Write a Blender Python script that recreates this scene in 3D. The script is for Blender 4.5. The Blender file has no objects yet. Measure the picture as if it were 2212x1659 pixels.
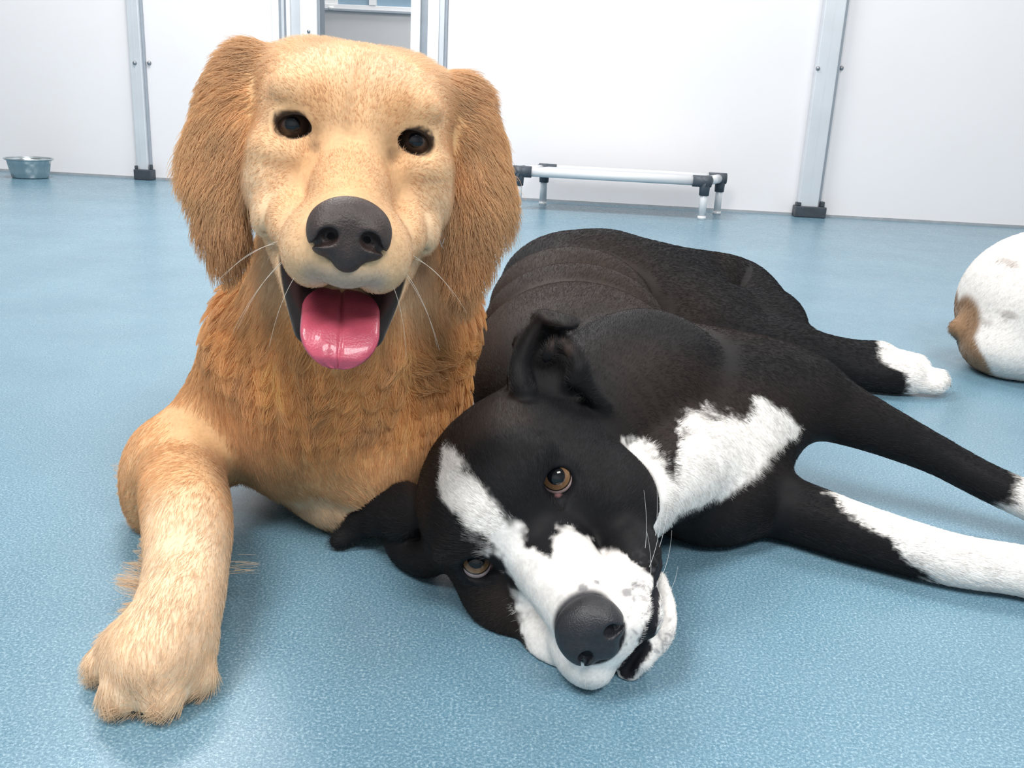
import bpy, bmesh, math, random
import numpy as np
from mathutils import Matrix, Vector

rng = np.random.default_rng(7)
random.seed(7)
scene = bpy.context.scene
col = scene.collection

# ------------------------------------------------------------------ camera
FPX, CX, CY, CAMH = 2000.0, 1106.0, 829.5, 0.36
_th, _rl = math.atan(0.30), math.atan(0.05)
_W = np.array([1.0, 0, 0])
_F = np.array([0, math.cos(_th), -math.sin(_th)])
_U = np.array([0, math.sin(_th), math.cos(_th)])
_X = math.cos(_rl) * _W + math.sin(_rl) * _U
_Y = -math.sin(_rl) * _W + math.cos(_rl) * _U
_C = np.array([0, 0, CAMH])
cam_data = bpy.data.cameras.new('camera')
cam_data.sensor_width = 36.0
cam_data.lens = 36.0 * FPX / 2212.0
cam_data.clip_start = 0.02
cam_data.clip_end = 60
cam = bpy.data.objects.new('camera', cam_data)
m = Matrix.Identity(4)
for i in range(3):
    m[i][0], m[i][1], m[i][2], m[i][3] = _X[i], _Y[i], -_F[i], _C[i]
cam.matrix_world = m
col.objects.link(cam)
scene.camera = cam

# ------------------------------------------------------------------ light and exposure
world = bpy.data.worlds.new('room_ambience')
scene.world = world
world.use_nodes = True
bg = world.node_tree.nodes['Background']
bg.inputs[0].default_value = (0.99, 0.985, 1.0, 1)
bg.inputs[1].default_value = 0.25

def area(name, loc, target, sx, sy, power, colr=(1, 1, 1)):
    L = bpy.data.lights.new(name, 'AREA')
    L.shape = 'RECTANGLE'; L.size = sx; L.size_y = sy; L.energy = power; L.color = colr
    o = bpy.data.objects.new(name, L); col.objects.link(o)
    o.location = loc
    d = Vector(target) - Vector(loc)
    o.rotation_euler = d.to_track_quat('-Z', 'Y').to_euler()
    return o
area('ceiling_light', (-1.05, -0.25, 2.4), (-0.4, 0.4, 0), 0.6, 1.2, 54, (1.0, 0.985, 0.96))
area('ceiling_light', (0.8, -0.9, 2.2), (0.3, 0.0, 0), 1.2, 0.6, 50, (1.0, 0.985, 0.96))
area('ceiling_light', (-0.85, 2.6, 2.5), (-0.8, 2.7, 0), 1.2, 0.6, 68, (1.0, 0.985, 0.96))
area('ceiling_light', (1.5, 2.0, 2.5), (1.5, 2.0, 0), 0.6, 1.2, 33, (1.0, 0.985, 0.96))
area('ceiling_light', (-0.55, 4.75, 2.4), (-0.55, 4.75, 0), 0.6, 1.2, 42, (1.0, 0.985, 0.96))  # unseen lamp added to brighten the grey partition beyond the doorway
scene.view_settings.view_transform = 'Standard'
scene.view_settings.look = 'None'
scene.view_settings.gamma = 1.0
scene.view_settings.use_curve_mapping = False
scene.view_settings.exposure = 0.04
scene.cycles.max_bounces = 6; scene.cycles.diffuse_bounces = 3; scene.cycles.glossy_bounces = 2

# ------------------------------------------------------------------ helpers
def ray(px, py):
    return _X * (px - CX) / FPX - _Y * (py - CY) / FPX + _F
def P(px, py, zc):                 # a point seen at that place, zc metres deep
    return _C + ray(px, py) * zc
def G(px, py, h=0.0):              # a point seen at that place, h metres above the floor
    d = ray(px, py)
    return _C + d * ((h - CAMH) / d[2])
def V(*a):
    return np.array(a, float)

def tag(o, label=None, cat=None, group=None, kind=None):
    if label: o['label'] = label
    if cat: o['category'] = cat
    if group: o['group'] = group
    if kind: o['kind'] = kind
    return o
def empty(name, loc):
    o = bpy.data.objects.new(name, None); col.objects.link(o)
    o.location = loc; o.empty_display_size = 0.05
    return o
def keep_parent(o, parent):
    o.parent = parent
    o.matrix_parent_inverse = Matrix.Translation(-Vector(parent.location))
    return o

def mesh_np(name, v, quads=None, tris=None, mat=None, parent=None, smooth=True, colr=None):
    me = bpy.data.meshes.new(name)
    v = np.asarray(v, np.float32)
    me.vertices.add(len(v)); me.vertices.foreach_set('co', v.ravel())
    loops = []; starts = []; n = 0
    for arr, k in ((quads, 4), (tris, 3)):
        if arr is None or len(arr) == 0: continue
        arr = np.asarray(arr, np.int32)
        loops.append(arr.ravel()); starts.append(n + k * np.arange(len(arr))); n += k * len(arr)
    loops = np.concatenate(loops); starts = np.concatenate(starts)
    me.loops.add(len(loops)); me.loops.foreach_set('vertex_index', loops.astype(np.int32))
    me.polygons.add(len(starts)); me.polygons.foreach_set('loop_start', starts.astype(np.int32))
    me.polygons.foreach_set('use_smooth', np.full(len(starts), smooth))
    me.update(calc_edges=True); me.validate()
    if colr is not None:
        a = me.color_attributes.new('coat', 'FLOAT_COLOR', 'POINT')
        c4 = np.ones((len(v), 4), np.float32); c4[:, :3] = colr
        a.data.foreach_set('color', c4.ravel())
    o = bpy.data.objects.new(name, me); col.objects.link(o)
    if mat: me.materials.append(mat)
    if parent: keep_parent(o, parent)
    return o

def bm_obj(name, bm, mat, parent=None, smooth=False):
    me = bpy.data.meshes.new(name); bm.normal_update(); bm.to_mesh(me); bm.free()
    if smooth:
        me.polygons.foreach_set('use_smooth', [True] * len(me.polygons))
    o = bpy.data.objects.new(name, me); col.objects.link(o)
    if mat: me.materials.append(mat)
    if parent: keep_parent(o, parent)
    return o
def box_bm(frame, lo, hi, bevel=0.0, bm=None):
    """box given in a local frame (origin, ex, ey, ez)"""
    bm = bm or bmesh.new()
    o, ex, ey, ez = frame
    vs = []
    for z in (lo[2], hi[2]):
        for y in (lo[1], hi[1]):
            for x in (lo[0], hi[0]):
                vs.append(bm.verts.new(tuple(o + ex * x + ey * y + ez * z)))
    fs = [bm.faces.new([vs[i] for i in q]) for q in ((0, 2, 3, 1), (4, 5, 7, 6), (0, 1, 5, 4), (2, 6, 7, 3), (0, 4, 6, 2), (1, 3, 7, 5))]
    bmesh.ops.recalc_face_normals(bm, faces=fs)
    if bevel:
        es = list({e for f in fs for e in f.edges})
        bmesh.ops.bevel(bm, geom=es, offset=bevel, segments=2, affect='EDGES', profile=0.6)
    return bm
def tube_bm(a, b, r, seg=20, bm=None, bevel=0.0, r2=None):
    bm = bm or bmesh.new()
    a, b = Vector(a), Vector(b); d = b - a
    M = Matrix.Translation((a + b) / 2) @ d.to_track_quat('Z', 'Y').to_matrix().to_4x4()
    bmesh.ops.create_cone(bm, cap_ends=True, segments=seg, radius1=r, radius2=r if r2 is None else r2, depth=d.length, matrix=M)
    return bm

# ------------------------------------------------------------------ materials
def new_mat(name):
    mt = bpy.data.materials.new(name); mt.use_nodes = True
    nt = mt.node_tree
    return mt, nt, nt.nodes['Principled BSDF']
def plain(name, c, rough=0.5, metal=0.0, spec=0.5, noise=0.0, nscale=30.0, bump=0.0, bscale=200.0, coat=0.0):
    mt, nt, b = new_mat(name)
    b.inputs['Roughness'].default_value = rough; b.inputs['Metallic'].default_value = metal
    b.inputs['Specular IOR Level'].default_value = spec
    b.inputs['Coat Weight'].default_value = coat
    tc = nt.nodes.new('ShaderNodeTexCoord')
    n = nt.nodes.new('ShaderNodeTexNoise'); n.inputs['Scale'].default_value = nscale; n.inputs['Detail'].default_value = 5
    nt.links.new(tc.outputs['Object'], n.inputs['Vector'])
    r = nt.nodes.new('ShaderNodeValToRGB')
    r.color_ramp.elements[0].position = 0.3; r.color_ramp.elements[1].position = 0.7
    r.color_ramp.elements[0].color = (*[x * (1 - noise) for x in c], 1)
    r.color_ramp.elements[1].color = (*[min(1, x * (1 + noise)) for x in c], 1)
    nt.links.new(n.outputs['Fac'], r.inputs['Fac']); nt.links.new(r.outputs['Color'], b.inputs['Base Color'])
    if bump:
        n2 = nt.nodes.new('ShaderNodeTexNoise'); n2.inputs['Scale'].default_value = bscale; n2.inputs['Detail'].default_value = 3
        nt.links.new(tc.outputs['Object'], n2.inputs['Vector'])
        bp = nt.nodes.new('ShaderNodeBump'); bp.inputs['Strength'].default_value = bump; bp.inputs['Distance'].default_value = 0.001
        nt.links.new(n2.outputs['Fac'], bp.inputs['Height']); nt.links.new(bp.outputs['Normal'], b.inputs['Normal'])
    return mt

def skin_mat(name, rough, spec, sheen=0.0):
    """coat colour comes from the mesh's own colour layer (markings), broken up by fine noise"""
    mt, nt, b = new_mat(name)
    at = nt.nodes.new('ShaderNodeAttribute'); at.attribute_name = 'coat'
    tc = nt.nodes.new('ShaderNodeTexCoord')
    n = nt.nodes.new('ShaderNodeTexNoise'); n.inputs['Scale'].default_value = 380; n.inputs['Detail'].default_value = 4
    nt.links.new(tc.outputs['Object'], n.inputs['Vector'])
    mr = nt.nodes.new('ShaderNodeMapRange'); mr.inputs['To Min'].default_value = 0.72; mr.inputs['To Max'].default_value = 1.18
    nt.links.new(n.outputs['Fac'], mr.inputs['Value'])
    mx = nt.nodes.new('ShaderNodeVectorMath'); mx.operation = 'SCALE'
    nt.links.new(at.outputs['Color'], mx.inputs[0]); nt.links.new(mr.outputs['Result'], mx.inputs['Scale'])
    nt.links.new(mx.outputs['Vector'], b.inputs['Base Color'])
    b.inputs['Roughness'].default_value = rough; b.inputs['Specular IOR Level'].default_value = spec
    b.inputs['Sheen Weight'].default_value = sheen; b.inputs['Sheen Roughness'].default_value = 0.4
    return mt

def fur_mat(name, gloss, rough=0.35, trans=0.25):
    """strand colour from the curves' colour layer; diffuse + translucent strand with a hair highlight"""
    mt = bpy.data.materials.new(name); mt.use_nodes = True
    nt = mt.node_tree; nt.nodes.clear()
    out = nt.nodes.new('ShaderNodeOutputMaterial')
    at = nt.nodes.new('ShaderNodeAttribute'); at.attribute_name = 'coat'
    d = nt.nodes.new('ShaderNodeBsdfDiffuse'); t = nt.nodes.new('ShaderNodeBsdfTranslucent')
    h = nt.nodes.new('ShaderNodeBsdfHair'); h.component = 'Reflection'
    h.inputs['RoughnessU'].default_value = rough; h.inputs['RoughnessV'].default_value = 0.6
    h.inputs['Color'].default_value = (1, 1, 1, 1)
    m1 = nt.nodes.new('ShaderNodeMixShader'); m1.inputs[0].default_value = trans
    m2 = nt.nodes.new('ShaderNodeMixShader'); m2.inputs[0].default_value = gloss
    nt.links.new(at.outputs['Color'], d.inputs['Color']); nt.links.new(at.outputs['Color'], t.inputs['Color'])
    nt.links.new(d.outputs[0], m1.inputs[1]); nt.links.new(t.outputs[0], m1.inputs[2])
    nt.links.new(m1.outputs[0], m2.inputs[1]); nt.links.new(h.outputs[0], m2.inputs[2])
    nt.links.new(m2.outputs[0], out.inputs['Surface'])
    return mt

# ------------------------------------------------------------------ implicit modelling
def smin(a, b, k):
    if k <= 0: return np.minimum(a, b)
    h = np.clip(0.5 + 0.5 * (b - a) / k, 0, 1)
    return b + (a - b) * h - k * h * (1 - h)
def smax(a, b, k):
    return -smin(-a, -b, k)

class Prim:
    def __init__(s, fn, lo, hi): s.fn, s.lo, s.hi = fn, np.asarray(lo), np.asarray(hi)
    def __call__(s, p): return s.fn(p)

def cone(a, b, ra, rb):
    a, b = np.asarray(a, float), np.asarray(b, float)
    ab = b - a; L2 = max(ab @ ab, 1e-12)
    def fn(p):
        q = p - a.astype(p.dtype)
        t = np.clip((q @ ab.astype(p.dtype)) / L2, 0, 1)
        return np.sqrt(((q - t[..., None] * ab.astype(p.dtype)) ** 2).sum(-1)) - (ra + (rb - ra) * t)
    r = max(ra, rb)
    return Prim(fn, np.minimum(a, b) - r, np.maximum(a, b) + r)

def ell(c, r, R=None):
    """ellipsoid: centre, radii along the columns of R"""
    c = np.asarray(c, float); r = np.asarray(r, float)
    R = np.eye(3) if R is None else np.asarray(R, float)
    A = (R / r)          # columns scaled by 1/r
    B = (R / r ** 2)
    def fn(p):
        q = p - c.astype(p.dtype)
        k0 = np.sqrt(((q @ A.astype(p.dtype)) ** 2).sum(-1)); k1 = np.sqrt(((q @ B.astype(p.dtype)) ** 2).sum(-1))
        return k0 * (k0 - 1) / np.maximum(k1, 1e-9)
    e = np.sqrt(((R * r) ** 2).sum(1))
    return Prim(fn, c - e, c + e)

def spline(pts, rad, n=6):
    """Catmull-Rom chain of round cones"""
    pts = [np.asarray(p, float) for p in pts]; rad = list(rad)
    P_ = [2 * pts[0] - pts[1]] + pts + [2 * pts[-1] - pts[-2]]
    R_ = [rad[0]] + rad + [rad[-1]]
    cp, cr = [], []
    for i in range(1, len(P_) - 2):
        for s in range(n):
            t = s / n
            w = (-.5 * t + t * t - .5 * t ** 3, 1 - 2.5 * t * t + 1.5 * t ** 3, .5 * t + 2 * t * t - 1.5 * t ** 3, -.5 * t * t + .5 * t ** 3)
            cp.append(sum(w[j] * P_[i - 1 + j] for j in range(4))); cr.append(max(1e-4, sum(w[j] * R_[i - 1 + j] for j in range(4))))
    cp.append(pts[-1]); cr.append(rad[-1])
    cs = [cone(cp[i], cp[i + 1], cr[i], cr[i + 1]) for i in range(len(cp) - 1)]
    def fn(p):
        d = cs[0](p)
        for c in cs[1:]: d = np.minimum(d, c(p))
        return d
    return Prim(fn, np.min([c.lo for c in cs], 0), np.max([c.hi for c in cs], 0))

def axis_pts(*segs):
    """rectilinear axis: (start, end, step) pieces"""
    out = []
    for a, b, h in segs:
        n = max(1, int(round((b - a) / h)))
        out.append(a + (b - a) * np.arange(n) / n)
    out.append(np.array([segs[-1][1]]))
    return np.concatenate(out).astype(np.float32)

class Field:
    def __init__(s, xs, ys, zs):
        s.ax = (xs, ys, zs); s.D = np.full((len(xs), len(ys), len(zs)), 0.05, np.float32)
    def _win(s, pr, mg):
        sl = []
        for a, lo, hi in zip(s.ax, pr.lo - mg, pr.hi + mg):
            i, j = np.searchsorted(a, lo), np.searchsorted(a, hi)
            if j - i < 1: return None, None
            sl.append(slice(max(0, i - 1), min(len(a), j + 1)))
        g = np.meshgrid(*[a[q] for a, q in zip(s.ax, sl)], indexing='ij')
        return tuple(sl), np.stack(g, -1)
    def add(s, pr, k=0.01):
        w, p = s._win(pr, k + 0.012)
        if w is None: return
        s.D[w] = smin(s.D[w], pr(p), k)
    def sub(s, pr, k=0.003):
        w, p = s._win(pr, k + 0.012)
        if w is None: return
        s.D[w] = smax(s.D[w], -pr(p), k)
    def clip_below(s, z0):
        Z = s.ax[2][None, None, :]
        s.D = np.maximum(s.D, (z0 - Z))
    def mesh(s):
        D = s.D; ins = D < 0
        nx, ny, nz = D.shape
        cnt = np.zeros((nx - 1, ny - 1, nz - 1), np.uint8)
        for a in (0, 1):
            for b in (0, 1):
                for c in (0, 1):
                    cnt += ins[a:nx - 1 + a, b:ny - 1 + b, c:nz - 1 + c]
        act = (cnt > 0) & (cnt < 8)
        idx = np.argwhere(act)
        vid = np.full(act.shape, -1, np.int32); vid[act] = np.arange(len(idx))
        cor = [(a, b, c) for a in (0, 1) for b in (0, 1) for c in (0, 1)]
        vals = np.stack([D[idx[:, 0] + a, idx[:, 1] + b, idx[:, 2] + c] for a, b, c in cor], 1)
        acc = np.zeros((len(idx), 3)); num = np.zeros(len(idx))
        for i in range(8):
            for j in range(i + 1, 8):
                di = np.array(cor[j]) - np.array(cor[i])
                if np.abs(di).sum() != 1: continue
                v0, v1 = vals[:, i], vals[:, j]
                mk = (v0 < 0) != (v1 < 0)
                t = np.where(mk, v0 / np.where(mk, v0 - v1, 1), 0)
                acc += np.where(mk[:, None], np.array(cor[i]) + t[:, None] * di, 0); num += mk
        pos = idx + acc / num[:, None]
        v = np.stack([np.interp(pos[:, k], np.arange(len(s.ax[k])), s.ax[k]) for k in range(3)], 1)
        quads = []
        for ax in range(3):
            o1, o2 = (ax + 1) % 3, (ax + 2) % 3
            a = [slice(None)] * 3; b = [slice(None)] * 3
            a[ax] = slice(0, -1); b[ax] = slice(1, None)
            for o in (o1, o2):
                a[o] = slice(1, -1); b[o] = slice(1, -1)
            A, B = ins[tuple(a)], ins[tuple(b)]
            e = np.argwhere(A != B)
            off = np.zeros(3, int); off[o1] = 1; off[o2] = 1
            e0 = e + off
            fl = A[e[:, 0], e[:, 1], e[:, 2]]
            def cid(d1, d2):
                c = e0.copy(); c[:, o1] += d1; c[:, o2] += d2
                return vid[c[:, 0], c[:, 1], c[:, 2]]
            q = np.stack([cid(-1, -1), cid(0, -1), cid(0, 0), cid(-1, 0)], 1)
            q[~fl] = q[~fl][:, ::-1]
            quads.append(q)
        return v, np.concatenate(quads)

def relax(v, q, it=1, w=0.5):
    for _ in range(it):
        acc = np.zeros_like(v); num = np.zeros(len(v))
        for i in range(4):
            a, b = q[:, i], q[:, (i + 1) % 4]
            for k in range(3):
                acc[:, k] += np.bincount(a, v[b, k], len(v)) + np.bincount(b, v[a, k], len(v))
            num += np.bincount(a, minlength=len(v)) + np.bincount(b, minlength=len(v))
        v = v + w * (acc / np.maximum(num, 1)[:, None] - v)
    return v
def vert_normals(v, q):
    fn = np.cross(v[q[:, 2]] - v[q[:, 0]], v[q[:, 3]] - v[q[:, 1]])
    n = np.zeros_like(v)
    for i in range(4):
        for k in range(3): n[:, k] += np.bincount(q[:, i], fn[:, k], len(v))
    return n / np.maximum(np.linalg.norm(n, axis=1), 1e-12)[:, None], 0.5 * np.linalg.norm(fn, axis=1)

def unit(a):
    return a / np.maximum(np.linalg.norm(a, axis=-1, keepdims=True), 1e-9)
def sstep(a, b, x):
    t = np.clip((x - a) / (b - a), 0, 1); return t * t * (3 - 2 * t)

_perm = rng.random((32, 32, 32)).astype(np.float32)
def vnoise(p, scale):
    """value noise 0..1 on points"""
    q = p * scale + 1000.0
    i = np.floor(q).astype(int); f = q - i; f = f * f * (3 - 2 * f)
    r = 0
    for a in (0, 1):
        for b in (0, 1):
            for c in (0, 1):
                w = (f[:, 0] if a else 1 - f[:, 0]) * (f[:, 1] if b else 1 - f[:, 1]) * (f[:, 2] if c else 1 - f[:, 2])
                r = r + w * _perm[(i[:, 0] + a) % 32, (i[:, 1] + b) % 32, (i[:, 2] + c) % 32]
    return r
def near_line(p, pts):
    """distance to a polyline"""
    d = np.full(len(p), 9.0)
    for a, b in zip(pts[:-1], pts[1:]):
        a, b = np.asarray(a, float), np.asarray(b, float); ab = b - a
        t = np.clip(((p - a) @ ab) / max(ab @ ab, 1e-12), 0, 1)
        d = np.minimum(d, np.linalg.norm(p - a - t[:, None] * ab, axis=1))
    return d
def flow_field(p, guides, power=4):
    """hair lie: inverse-distance blend of (place, direction) guides"""
    out = np.zeros_like(p); ws = 0
    for g, d in guides:
        w = 1.0 / (np.linalg.norm(p - g, axis=1) ** power + 1e-7)
        out += w[:, None] * (np.asarray(d, float) / np.linalg.norm(d)); ws = ws + w
    return unit(out)
def scatter(v, q, area_w, n):
    pr = area_w / area_w.sum()
    f = rng.choice(len(q), n, p=pr)
    a, b = rng.random(n)[:, None], rng.random(n)[:, None]
    w = ((1 - a) * (1 - b), a * (1 - b), a * b, (1 - a) * b)
    return f, w
def strands(name, root, nrm, flow, length, lift, radius, colr, mat, parent, npts=5, clump=0.0, cell=0.008, bend=0.5, wild=0.15, grav=0.0, wave=0.0, tipc=1.0):
    n = len(root)
    t = flow - (flow * nrm).sum(1)[:, None] * nrm
    t = unit(t + rng.normal(0, wild, (n, 3)))
    t = unit(t - (t * nrm).sum(1)[:, None] * nrm)
    side = np.cross(nrm, t)
    L = length * rng.uniform(0.75, 1.12, n)
    lift = np.broadcast_to(lift, (n,)); clump = np.broadcast_to(clump, (n,)); wave = np.broadcast_to(wave, (n,)); grav = np.broadcast_to(grav, (n,))
    u = np.linspace(0, 1, npts)
    pts = np.zeros((n, npts, 3))
    pos = root - nrm * 0.0008
    pts[:, 0] = pos
    ph = rng.uniform(0, 6.28, n)
    for i in range(1, npts):
        lf = lift * (1 - bend * u[i])
        d = unit(t * np.cos(lf)[:, None] + nrm * np.sin(lf)[:, None])
        d = unit(d + np.array([0, 0, -1.0]) * (grav * u[i])[:, None] + side * (wave * np.sin(ph + 4.0 * u[i]))[:, None])
        pos = pos + d * (L / (npts - 1))[:, None]
        pts[:, i] = pos
    if np.any(clump > 0):
        c = np.broadcast_to(cell, (n,))
        key = np.floor((root + 0.35 * c[:, None] * np.stack([vnoise(root, 160), vnoise(root + 3, 160), vnoise(root + 7, 160)], 1)) / c[:, None]).astype(np.int64)
        hsh = key[:, 0] * 73856093 ^ key[:, 1] * 19349663 ^ key[:, 2] * 83492791 ^ np.round(c * 1e4).astype(np.int64)
        _, inv = np.unique(hsh, return_inverse=True)
        cn = np.bincount(inv)
        ctr = np.stack([np.bincount(inv, pts[:, -1, k]) / cn for k in range(3)], 1)
        for i in range(1, npts):
            cm = np.stack([np.bincount(inv, pts[:, i, k]) / cn for k in range(3)], 1)
            pts[:, i] += (clump * u[i] ** 1.3)[:, None] * (cm[inv] - pts[:, i])
    pts[:, :, 2] = np.maximum(pts[:, :, 2], 0.0006)
    cu = bpy.data.hair_curves.new(name)
    cu.add_curves([npts] * n)
    cu.position_data.foreach_set('vector', pts.astype(np.float32).ravel())
    ra = cu.attributes.new('radius', 'FLOAT', 'POINT')
    taper = np.array([1.0 - 0.75 * x ** 1.5 for x in u])
    ra.data.foreach_set('value', (np.broadcast_to(radius, (n,))[:, None] * taper[None]).astype(np.float32).ravel())
    ca = cu.attributes.new('coat', 'FLOAT_COLOR', 'CURVE')
    c4 = np.ones((n, 4), np.float32); c4[:, :3] = np.clip(colr, 0, 1)
    ca.data.foreach_set('color', c4.ravel())
    cu.materials.append(mat)
    o = bpy.data.objects.new(name, cu); col.objects.link(o)
    keep_parent(o, parent)
    return o

# ================================================================== the room
A_ = G(312, 387); B_ = G(1748, 467)
wx = unit(B_ - A_); wz = V(0, 0, 1); wy = np.cross(wx, wz)      # wy points into the room (towards the camera)
if wy[1] > 0: wy = -wy
WF = (A_, wx, wy, wz)
def on_wall(px, py, off=0.0):
    """coordinates (along, up) of the place seen at px,py on the wall plane moved off metres into the room"""
    d = ray(px, py); o = _C - (A_ + wy * off)
    t = -(o @ wy) / (d @ wy); q = o + d * t
    return q @ wx, q @ wz

def floor_material():
    mt, nt, b = new_mat('blue_floor_coating')
    N, Lk = nt.nodes, nt.links
    tc = N.new('ShaderNodeTexCoord')
    def noise(s, d=4, rough=0.55):
        n = N.new('ShaderNodeTexNoise'); n.inputs['Scale'].default_value = s; n.inputs['Detail'].default_value = d; n.inputs['Roughness'].default_value = rough
        Lk.new(tc.outputs['Object'], n.inputs['Vector']); return n
    def ramp(src, stops):
        r = N.new('ShaderNodeValToRGB'); e = r.color_ramp.elements
        while len(e) < len(stops): e.new(0.5)
        for k, (p, c) in zip(e, stops): k.position = p; k.color = (*c, 1)
        Lk.new(src, r.inputs['Fac']); return r
    grain = noise(520, 5, 0.75); cloud = noise(5, 5); blot = noise(26, 6, 0.65)
    base = ramp(grain.outputs['Fac'], [(0.36, FLOOR_A), (0.52, FLOOR_B), (0.66, FLOOR_C)])
    big = ramp(cloud.outputs['Fac'], [(0.30, (0.86, 0.88, 0.90)), (0.72, (1.06, 1.05, 1.04))])
    mul = N.new('ShaderNodeMix'); mul.data_type = 'RGBA'; mul.blend_type = 'MULTIPLY'; mul.inputs[0].default_value = 1
    Lk.new(base.outputs['Color'], mul.inputs[6]); Lk.new(big.outputs['Color'], mul.inputs[7])
    # small dark scuffs
    sc = noise(17, 8, 0.75); scr = ramp(sc.outputs['Fac'], [(0.665, (0, 0, 0)), (0.70, (0.75, 0.75, 0.75))])
    mx = N.new('ShaderNodeMix'); mx.data_type = 'RGBA'
    Lk.new(scr.outputs['Color'], mx.inputs[0]); Lk.new(mul.outputs[2], mx.inputs[6]); mx.inputs[7].default_value = (0.05, 0.11, 0.15, 1)
    Lk.new(mx.outputs[2], b.inputs['Base Color'])
    rr = ramp(blot.outputs['Fac'], [(0.35, (0.24,) * 3), (0.65, (0.32,) * 3)])
    Lk.new(rr.outputs['Color'], b.inputs['Roughness'])
    b.inputs['Specular IOR Level'].default_value = 0.5
    n2 = noise(900, 2)
    bp = N.new('ShaderNodeBump'); bp.inputs['Strength'].default_value = 0.16; bp.inputs['Distance'].default_value = 0.0006
    Lk.new(n2.outputs['Fac'], bp.inputs['Height']); Lk.new(bp.outputs['Normal'], b.inputs['Normal'])
    return mt
FLOOR_A, FLOOR_B, FLOOR_C = (0.080, 0.178, 0.250), (0.142, 0.268, 0.350), (0.36, 0.50, 0.575)
M_floor = floor_material()
M_wall = plain('white_wall_panel', (0.845, 0.83, 0.85), 0.38, noise=0.012, nscale=3)
M_alu = plain('brushed_aluminium', (0.70, 0.73, 0.77), 0.38, 0.35, noise=0.05, nscale=8)
M_aluside = plain('aluminium_groove', (0.36, 0.40, 0.45), 0.45, 0.3, noise=0.05)
M_dark = plain('dark_plastic', (0.045, 0.055, 0.07), 0.5, noise=0.2, nscale=60)
M_white = plain('white_profile', (0.80, 0.81, 0.82), 0.4, noise=0.02)
M_bolt = plain('steel_bolt', (0.33, 0.35, 0.38), 0.4, 0.7)
M_greyp = plain('grey_cabinet_panel', (0.60, 0.60, 0.61), 0.55, noise=0.04, nscale=4)
M_blueglass = plain('blue_tinted_pane', (0.22, 0.32, 0.41), 0.15, noise=0.15, nscale=2)
M_seam = plain('grey_sealant', (0.35, 0.38, 0.41), 0.6, noise=0.1)

fl = bm_obj('floor', box_bm((V(0, 0, 0), V(1, 0, 0), V(0, 1, 0), V(0, 0, 1)), (-5, -3, -0.06), (5, 7.5, 0)), M_floor)
tag(fl, 'blue speckled coated floor under the dogs', 'floor', kind='structure')

al0, _ = on_wall(596, 60); al1, _ = on_wall(966, 60)           # door opening between the wall panels
WH = 2.3
post_l = (on_wall(283, 0)[0] + on_wall(299, 361)[0]) / 2, (on_wall(313, 0)[0] + on_wall(327, 361)[0]) / 2
post_r = (on_wall(1778, 0)[0] + on_wall(1719, 443)[0]) / 2, (on_wall(1832, 0)[0] + on_wall(1769, 443)[0]) / 2
wroot = empty('wall_back', tuple(A_)); tag(wroot, 'white panelled kennel wall behind the dogs', 'wall', kind='structure')
pl, pr = sum(post_l) / 2, sum(post_r) / 2
for a, b in ((-1.83, pl), (pl, al0), (al1, pr), (pr, 4.92)):
    bm_obj('panel', box_bm(WF, (a + 0.002, -0.03, 0.004), (b - 0.002, 0, WH), 0.002), M_wall, wroot)
tag(bm_obj('baseboard_back', box_bm(WF, (-1.83, 0.0005, 0), (al0, 0.004, 0.010)), M_seam), 'grey sealant line along the foot of the wall left of the doorway', 'baseboard', kind='structure')
tag(bm_obj('baseboard_back', box_bm(WF, (al1, 0.0005, 0), (4.92, 0.004, 0.010)), M_seam), 'grey sealant line along the foot of the wall right of the doorway', 'baseboard', kind='structure')

M_sidewall = plain('white_side_wall', (0.76, 0.77, 0.78), 0.5, noise=0.012, nscale=3)
O3 = (V(0, 0, 0), V(1, 0, 0), V(0, 1, 0), V(0, 0, 1))
for nm, lo_, hi_, lb in (('wall_left', (-3.45, -2.3, 0.002), (-3.40, 3.85, 2.3), 'plain white side wall left of the doorway wall'), ('wall_right', (3.40, -2.3, 0.002), (3.45, 3.80, 2.3), 'plain white side wall on the right'), ('wall_front', (-3.40, -2.35, 0.002), (3.40, -2.30, 2.3), 'plain white wall behind the viewer')):
    tag(bm_obj(nm, box_bm(O3, lo_, hi_), M_sidewall), lb, 'wall', kind='structure')

def make_post(a, b, depth, label, bolts):
    t = empty('wall_post', tuple(A_ + wx * (a + b) / 2)); tag(t, label, 'post', 'aluminium posts of the kennel wall')
    w = b - a
    bm_obj('profile', box_bm(WF, (a, 0.0006, 0.03), (b - w * 0.16, depth, WH), 0.003), M_alu, t)
    bm_obj('side_rib', box_bm(WF, (b - w * 0.17, 0.0008, 0.03), (b, depth * 0.55, WH), 0.004), M_aluside, t)
    bm_obj('face_groove', box_bm(WF, (a + w * 0.34, depth - 0.001, 0.03), (a + w * 0.42, depth + 0.0008, WH)), M_alu, t)
    f = box_bm(WF, (a - w * 0.13, 0.001, 0.0005), (b + w * 0.18, depth + 0.018, 0.042), 0.004)
    fo = bm_obj('foot_bracket', f, M_dark, t)
    bm_obj('foot_lug', box_bm(WF, (b - w * 0.06, depth * 0.5, 0.042), (b + w * 0.12, depth, 0.062), 0.003), M_dark, fo)
    bm_obj('foot_lug', box_bm(WF, (a - w * 0.10, depth * 0.5, 0.042), (a + w * 0.10, depth + 0.01, 0.056), 0.003), M_dark, fo)
    for px, py, off in bolts:
        x, z = on_wall(px, py, off)
        p = A_ + wx * x + wz * z + wy * off
        bm = tube_bm(p - wy * 0.002, p + wy * 0.006, 0.0085, 14, r2=0.006)
        bm_obj('bolt', bm, M_bolt, t, True)
    return t
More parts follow.
